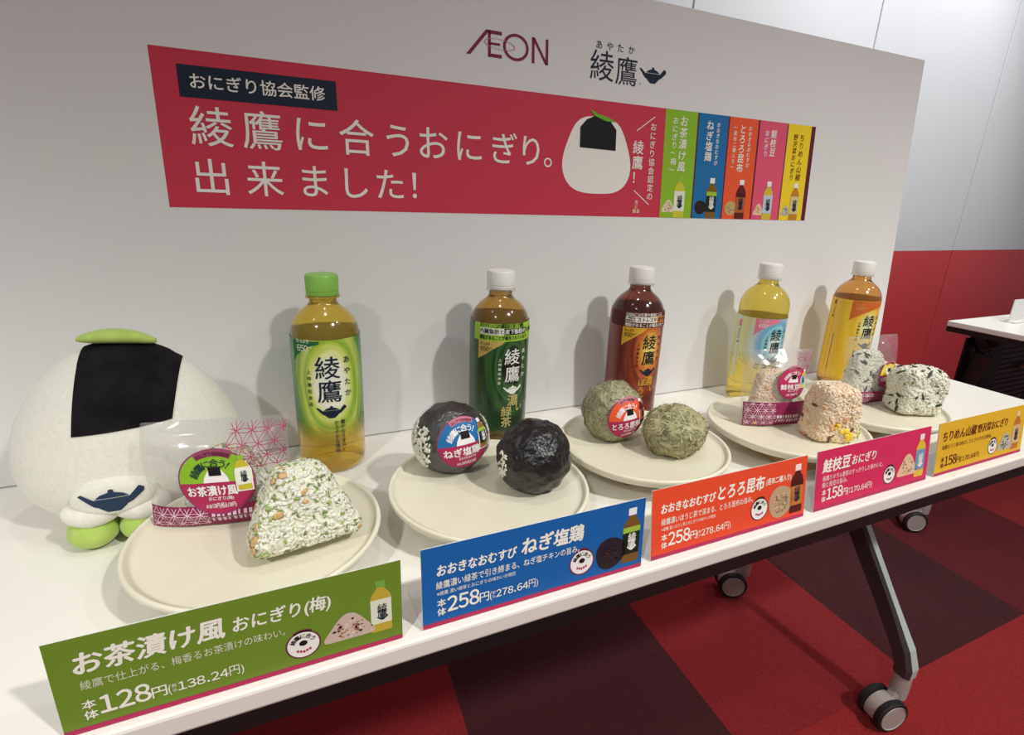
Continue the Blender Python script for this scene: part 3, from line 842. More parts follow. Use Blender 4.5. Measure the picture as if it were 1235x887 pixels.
def add_grains(pt, nn, rnd, L, r, sink, out, mi, zmin=0.0003):
    V, F, MI = out
    n = len(pt)
    tv = rnd.normal(size=(n, 3)); tv -= nn * np.sum(tv*nn, axis=1, keepdims=True); tv /= np.linalg.norm(tv, axis=1, keepdims=True)
    tv = tv + nn * rnd.uniform(-.25, .35, (n, 1)); tv /= np.linalg.norm(tv, axis=1, keepdims=True)
    bv = np.cross(nn, tv); bv /= np.linalg.norm(bv, axis=1, keepdims=True); cv = np.cross(tv, bv)
    ln = L * rnd.uniform(.8, 1.2, n); rr = r * rnd.uniform(.85, 1.2, n)
    for k in range(n):
        g = pt[k] - nn[k]*sink + GV[:, :1]*rr[k]*bv[k] + GV[:, 1:2]*rr[k]*cv[k] + GV[:, 2:]*ln[k]/2*tv[k]
        g[:, 2] = np.maximum(g[:, 2], zmin)
        b = len(V); V.extend(g.tolist()); F.extend([tuple(b + i for i in f) for f in GF]); MI.extend([mi]*len(GF))
def add_chips(pt, nn, rnd, size, thick, out, mi, asp=2.0, zmin=.0003):
    V, F, MI = out
    n = len(pt)
    tv = rnd.normal(size=(n, 3)); tv -= nn*np.sum(tv*nn, axis=1, keepdims=True); tv /= np.linalg.norm(tv, axis=1, keepdims=True)
    bv = np.cross(nn, tv)
    for k in range(n):
        s = size * rnd.uniform(.6, 1.4); w = s / asp
        b = len(V); m = 8
        for lvl, sc in ((-.3, .8), (.6, 1.0), (1.0, .6)):
            for i in range(m):
                a = 2*math.pi*i/m; q = 1 + rnd.uniform(-.38, .30)
                g = pt[k] + tv[k]*math.cos(a)*s*.5*sc*q + bv[k]*math.sin(a)*w*.5*sc*q + nn[k]*(thick*lvl + .0011)
                g[2] = max(g[2], zmin); V.append(g.tolist())
        for l in range(2):
            for i in range(m): j = (i+1) % m; F.append((b+l*m+i, b+l*m+j, b+(l+1)*m+j, b+(l+1)*m+i)); MI.append(mi)
        F.append(tuple(b + 2*m + i for i in range(m))); MI.append(mi)
def rice_mat(name, c1, c2):
    m = noisy(name, c1, c2, 90.0, rough=.38, spec=.5, detail=2)
    p = m.node_tree.nodes['Principled BSDF']
    p.inputs['Subsurface Weight'].default_value = .15; p.inputs['Subsurface Radius'].default_value = (.004, .004, .003); p.inputs['Subsurface Scale'].default_value = .4
    return m
M_rice = rice_mat('steamed_rice', S(228, 226, 204), S(242, 240, 226))
M_rice_y = rice_mat('herb_rice', S(226, 226, 202), S(242, 240, 226))
M_rice_p = rice_mat('salmon_rice', S(240, 214, 180), S(248, 228, 202))
M_herb = mat('chopped_green_herb', S(122, 140, 74), .6)
M_herbl = mat('pale_green_herb', S(160, 182, 96), .6)
M_greens = mat('dark_leaf_greens', S(38, 52, 36), .5)
M_flake = noisy('orange_plum_pieces', S(204, 164, 108), S(224, 192, 140), 200.0, rough=.5)
M_corn = mat('yellow_egg_piece', S(246, 212, 70), .45)
M_bean = mat('green_soy_bean', S(176, 200, 84), .4)
M_sal = noisy('salmon_flakes', S(232, 164, 124), S(240, 190, 150), 200.0, rough=.5)
M_brown = mat('brown_pepper_bits', S(96, 70, 46), .6)

def rice(parent, shape, n, mats, chips, seed, name='rice', L=.0053, r=.00150):
    """shape (verts, faces) packed with n grains; chips = list of (count, material index, size, thickness, aspect)"""
    rnd = np.random.default_rng(seed)
    vs, fs = shape
    out = ([list(v) for v in vs], [tuple(f) for f in fs], [0]*len(fs))
    pt, nn = sample_surface(vs, fs, n, rnd)
    add_grains(pt, nn, rnd, L, r, -.0004, out, 0)
    for (cnt, mi, size, th, asp, *sel) in chips:
        p, q = sample_surface(vs, fs, cnt, rnd)
        if sel: 
            keep = [k for k in range(cnt) if sel[0](p[k], q[k])]; p, q = p[keep], q[keep]
        add_chips(p, q + 0, rnd, size, th, out, mi, asp)
    return pyobj(name, out[0], out[1], mats, parent, out[2])

# ---- round sticker artwork (shared layout)
def sticker_art(top, nm, size, sub, colt, price=None):
    P = Print(); R = size/2
    wt = ink(246, 240, 240); tt = colt
    P.ell(0, 0, R, R, ink(150, 60, 110), 1, 48)
    P.ell(0, 0, R*.955, R*.955, tt, 2, 48, 0, 180); P.ell(0, 0, R*.955, R*.955, MAG, 2, 48, 180, 360)
    P.ring(0, 0, R*.78, R*.99, ink(206, 120, 140) if top != GREEN else ink(150, 70, 100), 3, 16, 58, 122)
    P.arc('おにぎり協会監修', 0, 0, R*.86, 116, 64, R*.13, ink(90, 30, 50), 4, .01)
    P.arc('綾鷹に合う！', 0, -R*.02, R*.60, 150, 48, R*.26, wt if top != GREEN else ink(36, 60, 60), 4, .02)
    # plain rice ball mark
    P.poly([(-R*.34, 0), (R*.34, 0), (R*.30, R*.16), (R*.18, R*.36), (R*.08, R*.44), (-R*.08, R*.44), (-R*.18, R*.36), (-R*.30, R*.16)], wt, 3)
    P.rect(-R*.16, R*.20, R*.16, R*.46, BLK, 5)
    P.text(nm, -R*.80, -R*.42, R*1.28, R*.34, wt, 4, .03)
    P.text(sub, -R*.30, -R*.12 if False else -R*.56, R*.66, R*.13, wt, 4, .01)
    P.text('本体', -R*.40, -R*.80, R*.16, R*.14, wt, 4, .01); P.text(price or '128円', -R*.22, -R*.80, R*.62, R*.18, wt, 4, .01)
    return P, R
def sticker_bottle(P, R, tea, lab, cap, dark, band=None):
    P.poly([(R*.50 + a*R, -R*.34 + b*R) for a, b in ((-.02, 0), (.42, .0), (.44, .62), (.34, .90), (.10, .90), (0, .62))], ink(244, 242, 236), 5)
    P.bottle(R*.71, -R*.30, R*1.05, cap, tea, lab, dark, 6, band)

# ---- transparent bags
def bag(parent, w, h, B, film, pat_mat, label_art, sx, sy, band=.030, lean=0.0, seed=0, topfold=.0, corner=None, bottext=True):
    def b(u, v):
        bu = max(0.0, math.sin(math.pi*min(max(u, 0), 1))) ** .55
        bv = 1.0 if v < .70 else max(0.0, math.cos((v - .70)/.30 * math.pi/2))
        if v < .12: bv *= .55 + .45 * v/.12
        return B * bu * max(.02, bv)
    def wr(u, v, k): return .0016 * noise.noise(Vector((u*5 + seed, v*6, k*3.1 + seed)))
    def front(x, y, off):
        u, v = x/w + .5, y/h
        yy = -b(u, v) - .0008 - off + wr(u, v, 0)
        return Vector((x + .004*math.sin(v*5 + seed)*v, yy, y))
    def back(x, y):
        u, v = x/w + .5, y/h
        return Vector((x + .004*math.sin(v*5 + seed)*v, b(u, v)*.95 + .0008 + wr(u, v, 1), y))
    nu, nv = 36, 34
    vs, fs = [], []
    for side in (0, 1):
        for j in range(nv + 1):
            for i in range(nu + 1):
                x = w*(i/nu - .5); y = .0006 + (h - .0006)*j/nv
                vs.append(front(x, y, 0) if side == 0 else back(x, y))
    st = (nu+1)*(nv+1)
    for j in range(nv):
        for i in range(nu):
            a = j*(nu+1) + i
            fs.append((a, a+1, a+nu+2, a+nu+1)); a += st; fs.append((a+1, a, a+nu+1, a+nu+2))
    for j in range(nv):
        for i, fl in ((0, 0), (nu, 1)):
            a = j*(nu+1)+i; c = a + st; fs.append((a, a+nu+1, c+nu+1, c) if not fl else (a+nu+1, a, c, c+nu+1))
    pyobj('bag_film', vs, fs, [film], parent)
    # magenta band along the bottom with white pattern
    P = Print(); bandm = ink(142, 36, 82); wl = ink(236, 206, 220)
    n = 24
    P.poly([(-w/2 + .001, .001), (w/2 - .001, .001), (w/2 - .001, band), (-w/2 + .001, band)], bandm, 1)
    P.shippo(-w/2 + .002, .002, -w/2 + w*.42, band - .001, .0105, .0005, wl, 2, ox=.004, oy=.003)
    if bottext:
        for r_ in range(2):
            for i in range(9): P.rect(-w*.06 + i*.0042, .006 + r_*.006, -w*.06 + i*.0042 + (.0026 if (i*7 + r_) % 3 else .0015), .0105 + r_*.006, wl, 2)
    P.build('printed_band', parent, front, step=.006, label='magenta printed band with a white circle pattern')
    if corner:
        P = Print(); P.shippo(corner[0], corner[1], w/2 - .002, h - .003, .0125, .00055, pat_mat, 1, inside=corner[2])
        P.build('printed_pattern', parent, front, step=.006, label='pink circle pattern on the upper corner')
    if label_art:
        P, R = label_art
        P.build('round_sticker', parent, lambda x, y, off: front(x + sx, y + sy, off + .0006), step=.006)
    return front
FILM = film_mat('clear_bag_film', .07, (.98, .98, .98), 26.0, .6, .10)
WRAP = film_mat('clear_cling_wrap', .085, (.97, .97, .97), 120.0, 1.0, .008)
PINKLINE = ink(176, 60, 110)

# ---- plate 1: green herb rice balls
def dir_loc(plate, x, y): return (x, y, TZ + ZP)
t = thing('rice_ball', 'unwrapped triangular rice ball flecked with green herbs and orange bits on the leftmost plate', 'rice ball', dir_loc(0, .1000, -.2680), math.radians(9))
sh = superball(tri_rho(.0475, .0175, .066, 7), .046, .42, amp=.002, fr=45, seed=2.0)
herb_chips = [(270, 1, .0036, .0008, 2.2), (170, 2, .0040, .0008, 2.0), (26, 3, .0080, .0009, 1.35)]
o = rice(t, sh, 2100, [M_rice_y, M_herb, M_herbl, M_flake], herb_chips, 1)
for ch in t.children: ch.rotation_euler = (math.radians(-17), 0, 0); ch.location = (0, 0, .0062)

tb = thing('packaged_rice_ball', 'herb rice ball in a clear bag with a round green and magenta sticker', 'rice ball', (.0375, -.1960, TZ + ZP + .0002), math.radians(-10), None, rx=math.radians(-6))
sh = superball(tri_rho(.044, .016, .062, 7), .024, .45, amp=.002, fr=45, seed=5.0, zoff=.004)
rice(tb, ([Vector((v.x + .008, v.y, v.z)) for v in sh[0]], sh[1]), 1500, [M_rice_y, M_herb, M_herbl, M_flake], [(260, 1, .0040, .0009, 2.4), (120, 2, .0042, .0009, 2.2), (22, 3, .008, .001, 1.4)], 2)
Pst = sticker_art(GREEN, 'お茶漬け風', .060, 'おにぎり(梅)', GREEN, '128円(税込138円)')
sticker_bottle(Pst[0], Pst[1], ink(206, 190, 60), ink(236, 238, 220), ink(150, 196, 70), NAVY)
bag(tb, .118, .094, .021, FILM, PINKLINE, Pst, .0015, .0440, .022, seed=1.3, corner=(.012, .052, lambda x, y: x + (y - .052)*.9 > .030))

# ---- nori balls on plate 2
def ball_shape(rx, ry, rz, amp, fr, seed, cut=.0):
    vs, fs = [], []
    nth, nph = 110, 66
    for j in range(nph + 1):
        ph = -math.pi/2 + math.pi*j/nph
        for i in range(nth):
            a = 2*math.pi*i/nth
            d = Vector((math.cos(ph)*math.cos(a), math.cos(ph)*math.sin(a), math.sin(ph)))
            k = 1 + amp * noise.fractal(d*fr + Vector((seed, 0, seed)), 1.0, 2.0, 4) 
            vs.append(Vector((d.x*rx*k, d.y*ry*k, d.z*rz*k)))
    zc = -rz*(1 - cut)
    vs = [Vector((v.x, v.y, max(v.z, zc) - zc)) for v in vs]
    for j in range(nph):
        for i in range(nth):
            k = (i+1) % nth; fs.append((j*nth+i, j*nth+k, (j+1)*nth+k, (j+1)*nth+i))
    return vs, fs
def nori_mat(name, wr):
    m = noisy(name, S(12, 10, 12), S(26, 21, 22), 60.0, rough=.27, bump=1.0, bscale=wr, dist=.004, spec=.6)
    return m
M_nori = nori_mat('roasted_seaweed', 95.0)
M_nori2 = nori_mat('wrapped_seaweed', 150.0)
t = thing('rice_ball', 'unwrapped round rice ball covered in wrinkled black seaweed', 'rice ball', (.3240, -.2440, TZ + ZP))
vs, fs = ball_shape(.0385, .0370, .0385, .055, 2.6, 3.0, .10)
pyobj('seaweed', vs, fs, [M_nori], t)
# white rice showing through the gap at its left side
gv = sample = None
rnd = np.random.default_rng(4)
out = ([], [], [])
sv, sf = ball_shape(.0375, .036, .0375, .0, 2.6, 3.0, .10)
p, n_ = sample_surface(sv, sf, 1500, rnd)
keep = [k for k in range(len(p)) if p[k][0] < -.0350 and -.013 < p[k][1] < .0 and (.010 < p[k][2] < .046)]
add_grains(p[keep], n_[keep], rnd, .0055, .0013, -.0012, out, 0); pyobj('rice', out[0], out[1], [M_rice], t)

def sphere_print(P, parent, cen, rad, az, el, roll=0.0, name='round_sticker'):
    mz = Matrix.Rotation(az, 3, 'Z') @ Matrix.Rotation(-el, 3, 'X') @ Matrix.Rotation(roll, 3, 'Y')
    rx, ry, rz = rad
    rm = (rx + ry + rz)/3
    def fn(x, y, off):
        d = Vector((math.sin(x/rm)*math.cos(y/rm), -math.cos(x/rm)*math.cos(y/rm), math.sin(y/rm)))
        d = mz @ d
        return Vector(cen) + Vector((d.x*(rx + off), d.y*(ry + off), d.z*(rz + off)))
    P.build(name, parent, fn, step=.005)

t = thing('packaged_rice_ball', 'film-wrapped black seaweed rice ball with a round blue and magenta sticker', 'rice ball', (.2575, -.1750, TZ + ZP))
RB = (.0405, .0385, .0390)
vs, fs = ball_shape(*RB, .035, 3.0, 8.0, .08)
pyobj('seaweed', vs, fs, [M_nori2], t)
out = ([], [], []); sv, sf = ball_shape(.0400, .038, .0385, .0, 2.6, 3.0, .08); p, n_ = sample_surface(sv, sf, 2600, rnd)
for side in (-1, 1):
    out = ([], [], [])
    keep = [k for k in range(len(p)) if p[k][0]*side > (.030 if side < 0 else .0345) and p[k][2] < .056]
    add_grains(p[keep], n_[keep], rnd, .0055, .0013, -.0014, out, 0); pyobj('rice', out[0], out[1], [M_rice], t)
vs, fs = ball_shape(.0417, .0397, .0402, .035, 3.0, 8.0, .08); pyobj('wrap_film', vs, fs, [WRAP], t)
Pst = sticker_art(BLUE, 'ねぎ塩鶏', .060, 'おおきなおむすび', BLUE, '258円(税込278円)')
sticker_bottle(Pst[0], Pst[1], ink(150, 110, 44), ink(34, 48, 38), ink(240, 240, 238), WH, ink(160, 196, 60))
sphere_print(Pst[0], t, (0, 0, .0382), (.0436, .0416, .0421), math.radians(4), math.radians(10), math.radians(-4))

# ---- kelp balls on plate 3
M_kelp = noisy('shredded_kelp', S(150, 146, 106), S(182, 177, 136), 90.0, rough=.75, bump=.8, bscale=240.0, dist=.002)
M_kelp2 = mat('pale_kelp_fibre', S(196, 190, 148), .7)
M_kelp3 = mat('dark_kelp_fibre', S(128, 125, 90), .7)
def fibres(parent, shape, n, seed, mats, ln=.015, name='kelp_fibres'):
    rnd = np.random.default_rng(seed); vs, fs = shape
    pt, nn = sample_surface(vs, fs, n, rnd); V, F, MI = [], [], []
    C = np.mean(np.array([tuple(v) for v in vs]), axis=0)
    for k in range(n):
        tv = rnd.normal(size=3); tv -= nn[k]*tv.dot(nn[k]); tv /= np.linalg.norm(tv); bn = np.cross(nn[k], tv)
        L = ln*rnd.uniform(.5, 1.3); cu = rnd.uniform(-.5, .5); wd = rnd.uniform(.0003, .0008); b = len(V)
        R = np.linalg.norm(pt[k] - C)
        for i in range(6):
            s = (i/5 - .5)*L
            q = pt[k] + tv*s + bn*cu*s*s/L*2 - nn[k]*(s*s/(2*max(R, .02))) + nn[k]*(.0002 + .0004*math.sin(i*1.7 + k))
            for a, c in ((wd, 0), (0, wd*.8), (-wd, 0)):
                g = q + bn*a + nn[k]*c; g[2] = max(g[2], .0003); V.append(g.tolist())
        m_ = int(rnd.integers(0, len(mats)))
        for i in range(5):
            for a in range(2): F.append((b+3*i+a, b+3*i+a+1, b+3*i+a+4, b+3*i+a+3)); MI.append(m_)
    return pyobj(name, V, F, mats, parent, MI)
t = thing('rice_ball', 'unwrapped squat rice ball coated in olive shredded kelp', 'rice ball', (.5220, -.2290, TZ + ZP), .2)
shp = ball_shape(.0390, .0340, .0300, .10, 2.2, 6.0, .12)
pyobj('kelp_coating', shp[0], shp[1], [M_kelp], t); fibres(t, shp, 800, 3, [M_kelp, M_kelp2, M_kelp3])
t = thing('packaged_rice_ball', 'film-wrapped olive kelp rice ball with a round orange and magenta sticker', 'rice ball', (.4720, -.1690, TZ + ZP))
shp = ball_shape(.0370, .0360, .0380, .05, 2.4, 2.0, .08)
pyobj('kelp_coating', shp[0], shp[1], [M_kelp], t); fibres(t, shp, 700, 5, [M_kelp, M_kelp2, M_kelp3])
vs, fs = ball_shape(.0384, .0374, .0394, .05, 2.4, 2.0, .08); pyobj('wrap_film', vs, fs, [WRAP], t)
Pst = sticker_art(ORANGE, 'とろろ昆布', .056, 'おおきなおむすび', ORANGE, '258円(税込278円)')
sticker_bottle(Pst[0], Pst[1], ink(92, 34, 26), ink(176, 96, 42), ink(240, 240, 238), NAVY, ink(80, 26, 24))
sphere_print(Pst[0], t, (0, 0, .0377), (.0404, .0394, .0412), math.radians(-2), math.radians(2), math.radians(-6))

# ---- plate 4: pale pink salmon rice balls
sal_chips = [(60, 1, .006, .0012, 2.0), (12, 3, .008, .0012, 3.0)]
t = thing('rice_ball', 'unwrapped pale pink rice ball with yellow and green bits', 'rice ball', (.7440, -.2700, TZ + ZP), math.radians(-22))
sh = superball(tri_rho(.0320, .0215, .072, 7), .046, .42, amp=.003, fr=40, seed=9.0)
rice(t, sh, 2000, [M_rice_p, M_sal, M_corn, M_brown], sal_chips, 6, L=.0050)
out = ([], [], []); 
def spot(cx, cz, n, spread, size, mi, seed):
    r_ = np.random.default_rng(seed); pts_, ns_ = sample_surface(sh[0], sh[1], 4000, r_)
    k_ = [k for k in range(4000) if ns_[k][1] < -.3 and math.hypot(pts_[k][0]-cx, pts_[k][2]-cz) < spread][:n]
    add_chips(pts_[k_], ns_[k_], r_, size, .0022, out, mi, 1.3)
spot(.006, .014, 8, .009, .0075, 0, 3); spot(-.006, .022, 2, .005, .006, 0, 7); spot(.0295, .014, 3, .008, .010, 1, 8)
pyobj('filling', out[0], out[1], [M_corn, M_bean], t, out[2])

tb = thing('packaged_rice_ball', 'pink rice ball in a clear bag with a round pink sticker', 'rice ball', (.7110, -.2120, TZ + ZP + .0002), math.radians(-14), None, rx=math.radians(-8))
sh2 = superball(tri_rho(.037, .017, .070, 7), .018, .45, amp=.002, fr=45, seed=4.0, zoff=.004)
rice(tb, ([Vector((v.x - .006, v.y, v.z)) for v in sh2[0]], sh2[1]), 1400, [M_rice_p, M_sal, M_corn, M_bean], [(50, 1, .006, .0012, 2.0), (8, 2, .008, .002, 1.3), (6, 3, .009, .002, 1.4)], 7)
Pst = sticker_art(PINK, '鮭枝豆', .046, 'おにぎり', ink(206, 50, 100), '158円')
sticker_bottle(Pst[0], Pst[1], ink(214, 190, 66), ink(150, 190, 210), ink(240, 240, 238), NAVY)
bag(tb, .098, .104, .0165, FILM, PINKLINE, Pst, .0150, .0610, .034, seed=2.7, corner=(.020, .070, lambda x, y: x + (y - .07)*.9 > .040))

# ---- plate 5: rice balls with dark greens
def green_sel(p, q): return (.010 < p[2] < .034) or q[2] > .6
t = thing('rice_ball', 'unwrapped blocky white rice ball with dark green leaf bits on the rightmost plate', 'rice ball', (.9545, -.2520, TZ + ZP), math.radians(-22))
sh = superball(tri_rho(.0335, .0290, .066, 6), .050, .40, amp=.003, fr=38, seed=12.0)
rice(t, sh, 2000, [M_rice, M_greens, M_herb, M_brown], [(60, 1, .0105, .0013, 2.8, green_sel), (40, 2, .005, .001, 2.2), (20, 3, .005, .001, 2.0)], 8)
tb = thing('packaged_rice_ball', 'white rice ball with greens in a clear bag with a round yellow sticker', 'rice ball', (.9320, -.1980, TZ + ZP + .0002), math.radians(-6), None, rx=math.radians(-8))
sh2 = superball(tri_rho(.043, .022, .076, 6), .022, .45, amp=.002, fr=45, seed=14.0, zoff=.004)
rice(tb, ([Vector((v.x - .006, v.y, v.z)) for v in sh2[0]], sh2[1]), 1500, [M_rice, M_greens, M_herb], [(40, 1, .0100, .0012, 2.8), (30, 2, .005, .001, 2.2)], 9)
Pst = sticker_art(YELLOW, '山椒野沢菜', .044, 'おにぎり', YELLOW, '158円')
sticker_bottle(Pst[0], Pst[1], ink(200, 132, 40), ink(220, 196, 140), ink(240, 240, 238), NAVY)
bag(tb, .102, .104, .0185, FILM, PINKLINE, Pst, .0200, .0440, .020, seed=4.1, corner=(.020, .064, lambda x, y: x + (y - .064)*.9 > .034), bottext=False)

# ------------------------------------------------------------------ price cards along the front edge
CW = .204; CH = .0690
def card_face(P, col, txt):
    P.rect(0, 0, CW, CH, col, 1); P.rect(0, 0, CW, CH*.055, MAG, 2)
def stamp(P, x, y, r, dark):
    P.ell(x, y, r, r*1.0, ink(242, 238, 232), 2, 40)
    P.ring(x, y, r*.93, r*1.02, dark, 3, 40)
    P.ring(x, y, r*.92, r*1.12, dark, 3, 16, 60, 120)
    P.arc('綾鷹に合う', x, y, r*.66, 150, 30, r*.36, BLK, 4, .02)
    P.ell(x, y + r*.12, r*.24, r*.20, BLK, 4, 20)
    P.arc('おにぎり', x, y + r*.05, r*.68, 236, 304, r*.26, MAG, 4, .03) if False else None
    for i in range(5): P.rect(x - r*.42 + i*r*.18, y - r*.62 + abs(i-2)*r*.06, x - r*.42 + i*r*.18 + r*.13, y - r*.44 + abs(i-2)*r*.06, MAG, 4)
def price(P, num, paren, col, x=.0115, y=.0090):
    P.text('本', x, y + .0075, .0068, .0072, col, 3, .02); P.text('体', x, y - .0005, .0068, .0072, col, 3, .02)
    P.nums(num, x + .0078, y + .0018, .0270, .0135, col, 3, .022)
    P.text('円', x + .0348, y + .0012, .0080, .0095, col, 3, .01)
    P.text('(', x + .0435, y + .0012, .0016, .0095, col, 3); P.text('税', x + .0455, y + .0055, .0026, .0032, col, 3); P.text('込', x + .0455, y + .0020, .0026, .0032, col, 3)
    P.nums(paren, x + .0485, y + .0022, .0290, .0068, col, 3, .012); P.text('円)', x + .0780, y + .0014, .0085, .0090, col, 3)
def make_card(x, y, col, art, label, lean=.145):
    t = thing('price_card', label, 'price card', (x + CW/2, y, TZ + .0008), 0, 'price cards along the front edge of the table')
    bm = bmesh.new()
    th = .0007
    dy = math.sin(lean); dz = math.cos(lean)
    pt = lambda s, v, o: Vector((s, v*dy + o*dz, v*dz - o*dy + .0002))
    # bent card: front face plus a foot folded back on the table
    for (a, b) in ((-CW/2, CW/2),):
        v = [bm.verts.new(pt(s, k, o)) for s in (a, b) for k in (0, CH) for o in (0, th)]
        for f in ((0, 2, 6, 4), (1, 5, 7, 3), (0, 1, 3, 2), (4, 6, 7, 5), (2, 3, 7, 6), (0, 4, 5, 1)): bm.faces.new([v[i] for i in f])
    bmesh.ops.recalc_face_normals(bm, faces=bm.faces[:])
    obj('card_panel', bm, [M_board], t)
    bm = bmesh.new(); box(bm, -CW/2, CW/2, .0006, .045, -.0007, .0001, 0)
    obj('card_foot', bm, [M_board], t)
    P = Print(); art(P)
    P.build('card_print', t, lambda a, b, off: pt(a - CW/2, b, -off - .00005), eps=.00012)
    return t
W_ = ink(244, 240, 228); TAN = ink(206, 184, 150)
cG, cB, cO, cP, cY = ink(112, 140, 44), ink(24, 96, 168), ink(232, 78, 46), ink(212, 46, 92), ink(226, 176, 44)
def card1(P):
    card_face(P, cG, W_)
    P.text('お茶漬け風', .0120, .0420, .078, .0172, W_, 3, .03, .12); P.text('おにぎり(梅)', .0950, .0435, .060, .0128, W_, 3, .02, .12)
    P.text('綾鷹で仕上がる、梅香るお茶漬けの味わい。', .0130, .0310, .112, .0072, ink(222, 222, 196), 3)
    price(P, '128', '138.24', W_)
    stamp(P, .1355, .0195, .0112, ink(110, 40, 60))
    r = random.Random(2); P.riceball(.1665, .0240, .0340, .0270, ink(206, 184, 168), [ink(150, 110, 100), ink(226, 208, 196), ink(196, 140, 100)], 3, r, n=60, sp=.04)
    P.bottle(.1890, .0120, .0440, ink(120, 170, 70), ink(196, 170, 60), ink(226, 230, 206), NAVY, 2)
def card2(P):
    card_face(P, cB, W_)
    P.text('おおきなおむすび', .0120, .0430, .066, .0105, W_, 3, .03, .12); P.text('ねぎ塩鶏', .0825, .0425, .058, .0165, W_, 3, .03, .12)
    P.text('綾鷹濃い緑茶で引き締まる、ねぎ塩チキンの旨み。', .0110, .0322, .126, .0072, W_, 3, .006)
    P.text('※綾鷹 濃い緑茶とおにぎりの味わいの相性', .0115, .0265, .066, .0040, W_, 3)
    price(P, '258', '278.64', W_)
    stamp(P, .1400, .0215, .0120, ink(120, 40, 60))
    r = random.Random(4); P.riceball(.1695, .0225, .0310, .0310, ink(44, 32, 40), [ink(66, 50, 58), ink(34, 24, 30)], 3, r, True, 40)
    P.bottle(.1905, .0080, .0540, ink(240, 240, 238), ink(120, 84, 40), ink(26, 38, 30), WH, 2, ink(160, 190, 70))
def card3(P):
    card_face(P, cO, W_)
    P.text('おおきなおむすび', .0105, .0435, .066, .0105, W_, 3, .03, .12); P.text('とろろ昆布', .0800, .0425, .062, .0165, W_, 3, .03, .12); P.text('(昆布二種入り)', .1445, .0462, .036, .0075, W_, 3, .02, .12)
    P.text('綾鷹濃いほうじ茶で深まる、とろろ昆布の旨み。', .0110, .0322, .116, .0072, W_, 3, .006)
    P.text('※綾鷹 濃いほうじ茶とおにぎりの味わいの相性', .0115, .0265, .066, .0040, W_, 3)
    price(P, '258', '278.64', W_)
    stamp(P, .1370, .0225, .0120, ink(90, 40, 40))
    r = random.Random(6); P.riceball(.1675, .0245, .0350, .0350, ink(188, 160, 124), [ink(150, 122, 90), ink(214, 188, 152), ink(168, 140, 104)], 3, r, True, 90, .045)
    P.bottle(.1905, .0075, .0540, ink(240, 230, 226), ink(84, 30, 26), ink(196, 120, 52), NAVY, 2, ink(80, 26, 24))
def card4(P):
    card_face(P, cP, W_)
    P.text('鮭枝豆', .0095, .0425, .046, .0165, W_, 3, .03, .12); P.text('おにぎり', .0580, .0440, .042, .0125, W_, 3, .02, .12)
    P.text('綾鷹ミネラル麦茶のすっきりした味わいと、', .0110, .0330, .104, .0068, W_, 3); P.text('鮭と枝豆の旨み。', .0110, .0255, .042, .0068, W_, 3)
    price(P, '158', '170.64', W_)
    stamp(P, .1290, .0200, .0112, ink(60, 30, 40))
    r = random.Random(8); P.riceball(.1630, .0260, .0370, .0330, ink(228, 190, 158), [ink(204, 140, 112), ink(240, 214, 190), ink(150, 130, 80)], 3, r, n=60, sp=.04)
    P.bottle(.1870, .0075, .0540, ink(240, 230, 230), ink(222, 186, 60), ink(120, 150, 184), WH, 2)
def card5(P):
    card_face(P, cY, BROWN)
    P.text('ちりめん山椒', .0105, .0430, .074, .0150, BROWN, 3, .025, .12); P.text('野沢菜おにぎり', .0870, .0440, .072, .0125, BROWN, 3, .02, .12)
    P.text('綾鷹ほうじ茶の香ばしさとさわやかな後味。', .0110, .0330, .112, .0064, BROWN, 3)
    price(P, '158', '170.64', BROWN)
    stamp(P, .1290, .0200, .0112, ink(60, 30, 30))
    r = random.Random(9); P.riceball(.1600, .0220, .0340, .0300, ink(186, 180, 160), [ink(56, 64, 66), ink(230, 226, 212), ink(90, 100, 96)], 3, r, n=50, sp=.05)
    P.bottle(.1850, .0075, .0540, ink(236, 200, 150), ink(190, 116, 50), ink(214, 180, 130), NAVY, 2)
for (cx, cy, c, a, l, ln) in ((-.0470, -.3640, cG, card1, 'green price card priced 128 yen, leftmost on the table edge', .0), (.1730, -.3630, cB, card2, 'blue price card priced 258 yen before the black seaweed balls', .06),
                       (.3900, -.3610, cO, card3, 'orange-red price card priced 258 yen before the kelp-coated balls', .14), (.6110, -.3600, cP, card4, 'pink price card priced 158 yen before the pink rice balls', .14),
                       (.8320, -.3600, cY, card5, 'yellow price card priced 158 yen, rightmost on the table edge', .14)):
    make_card(cx, cy, c, a, l, ln)

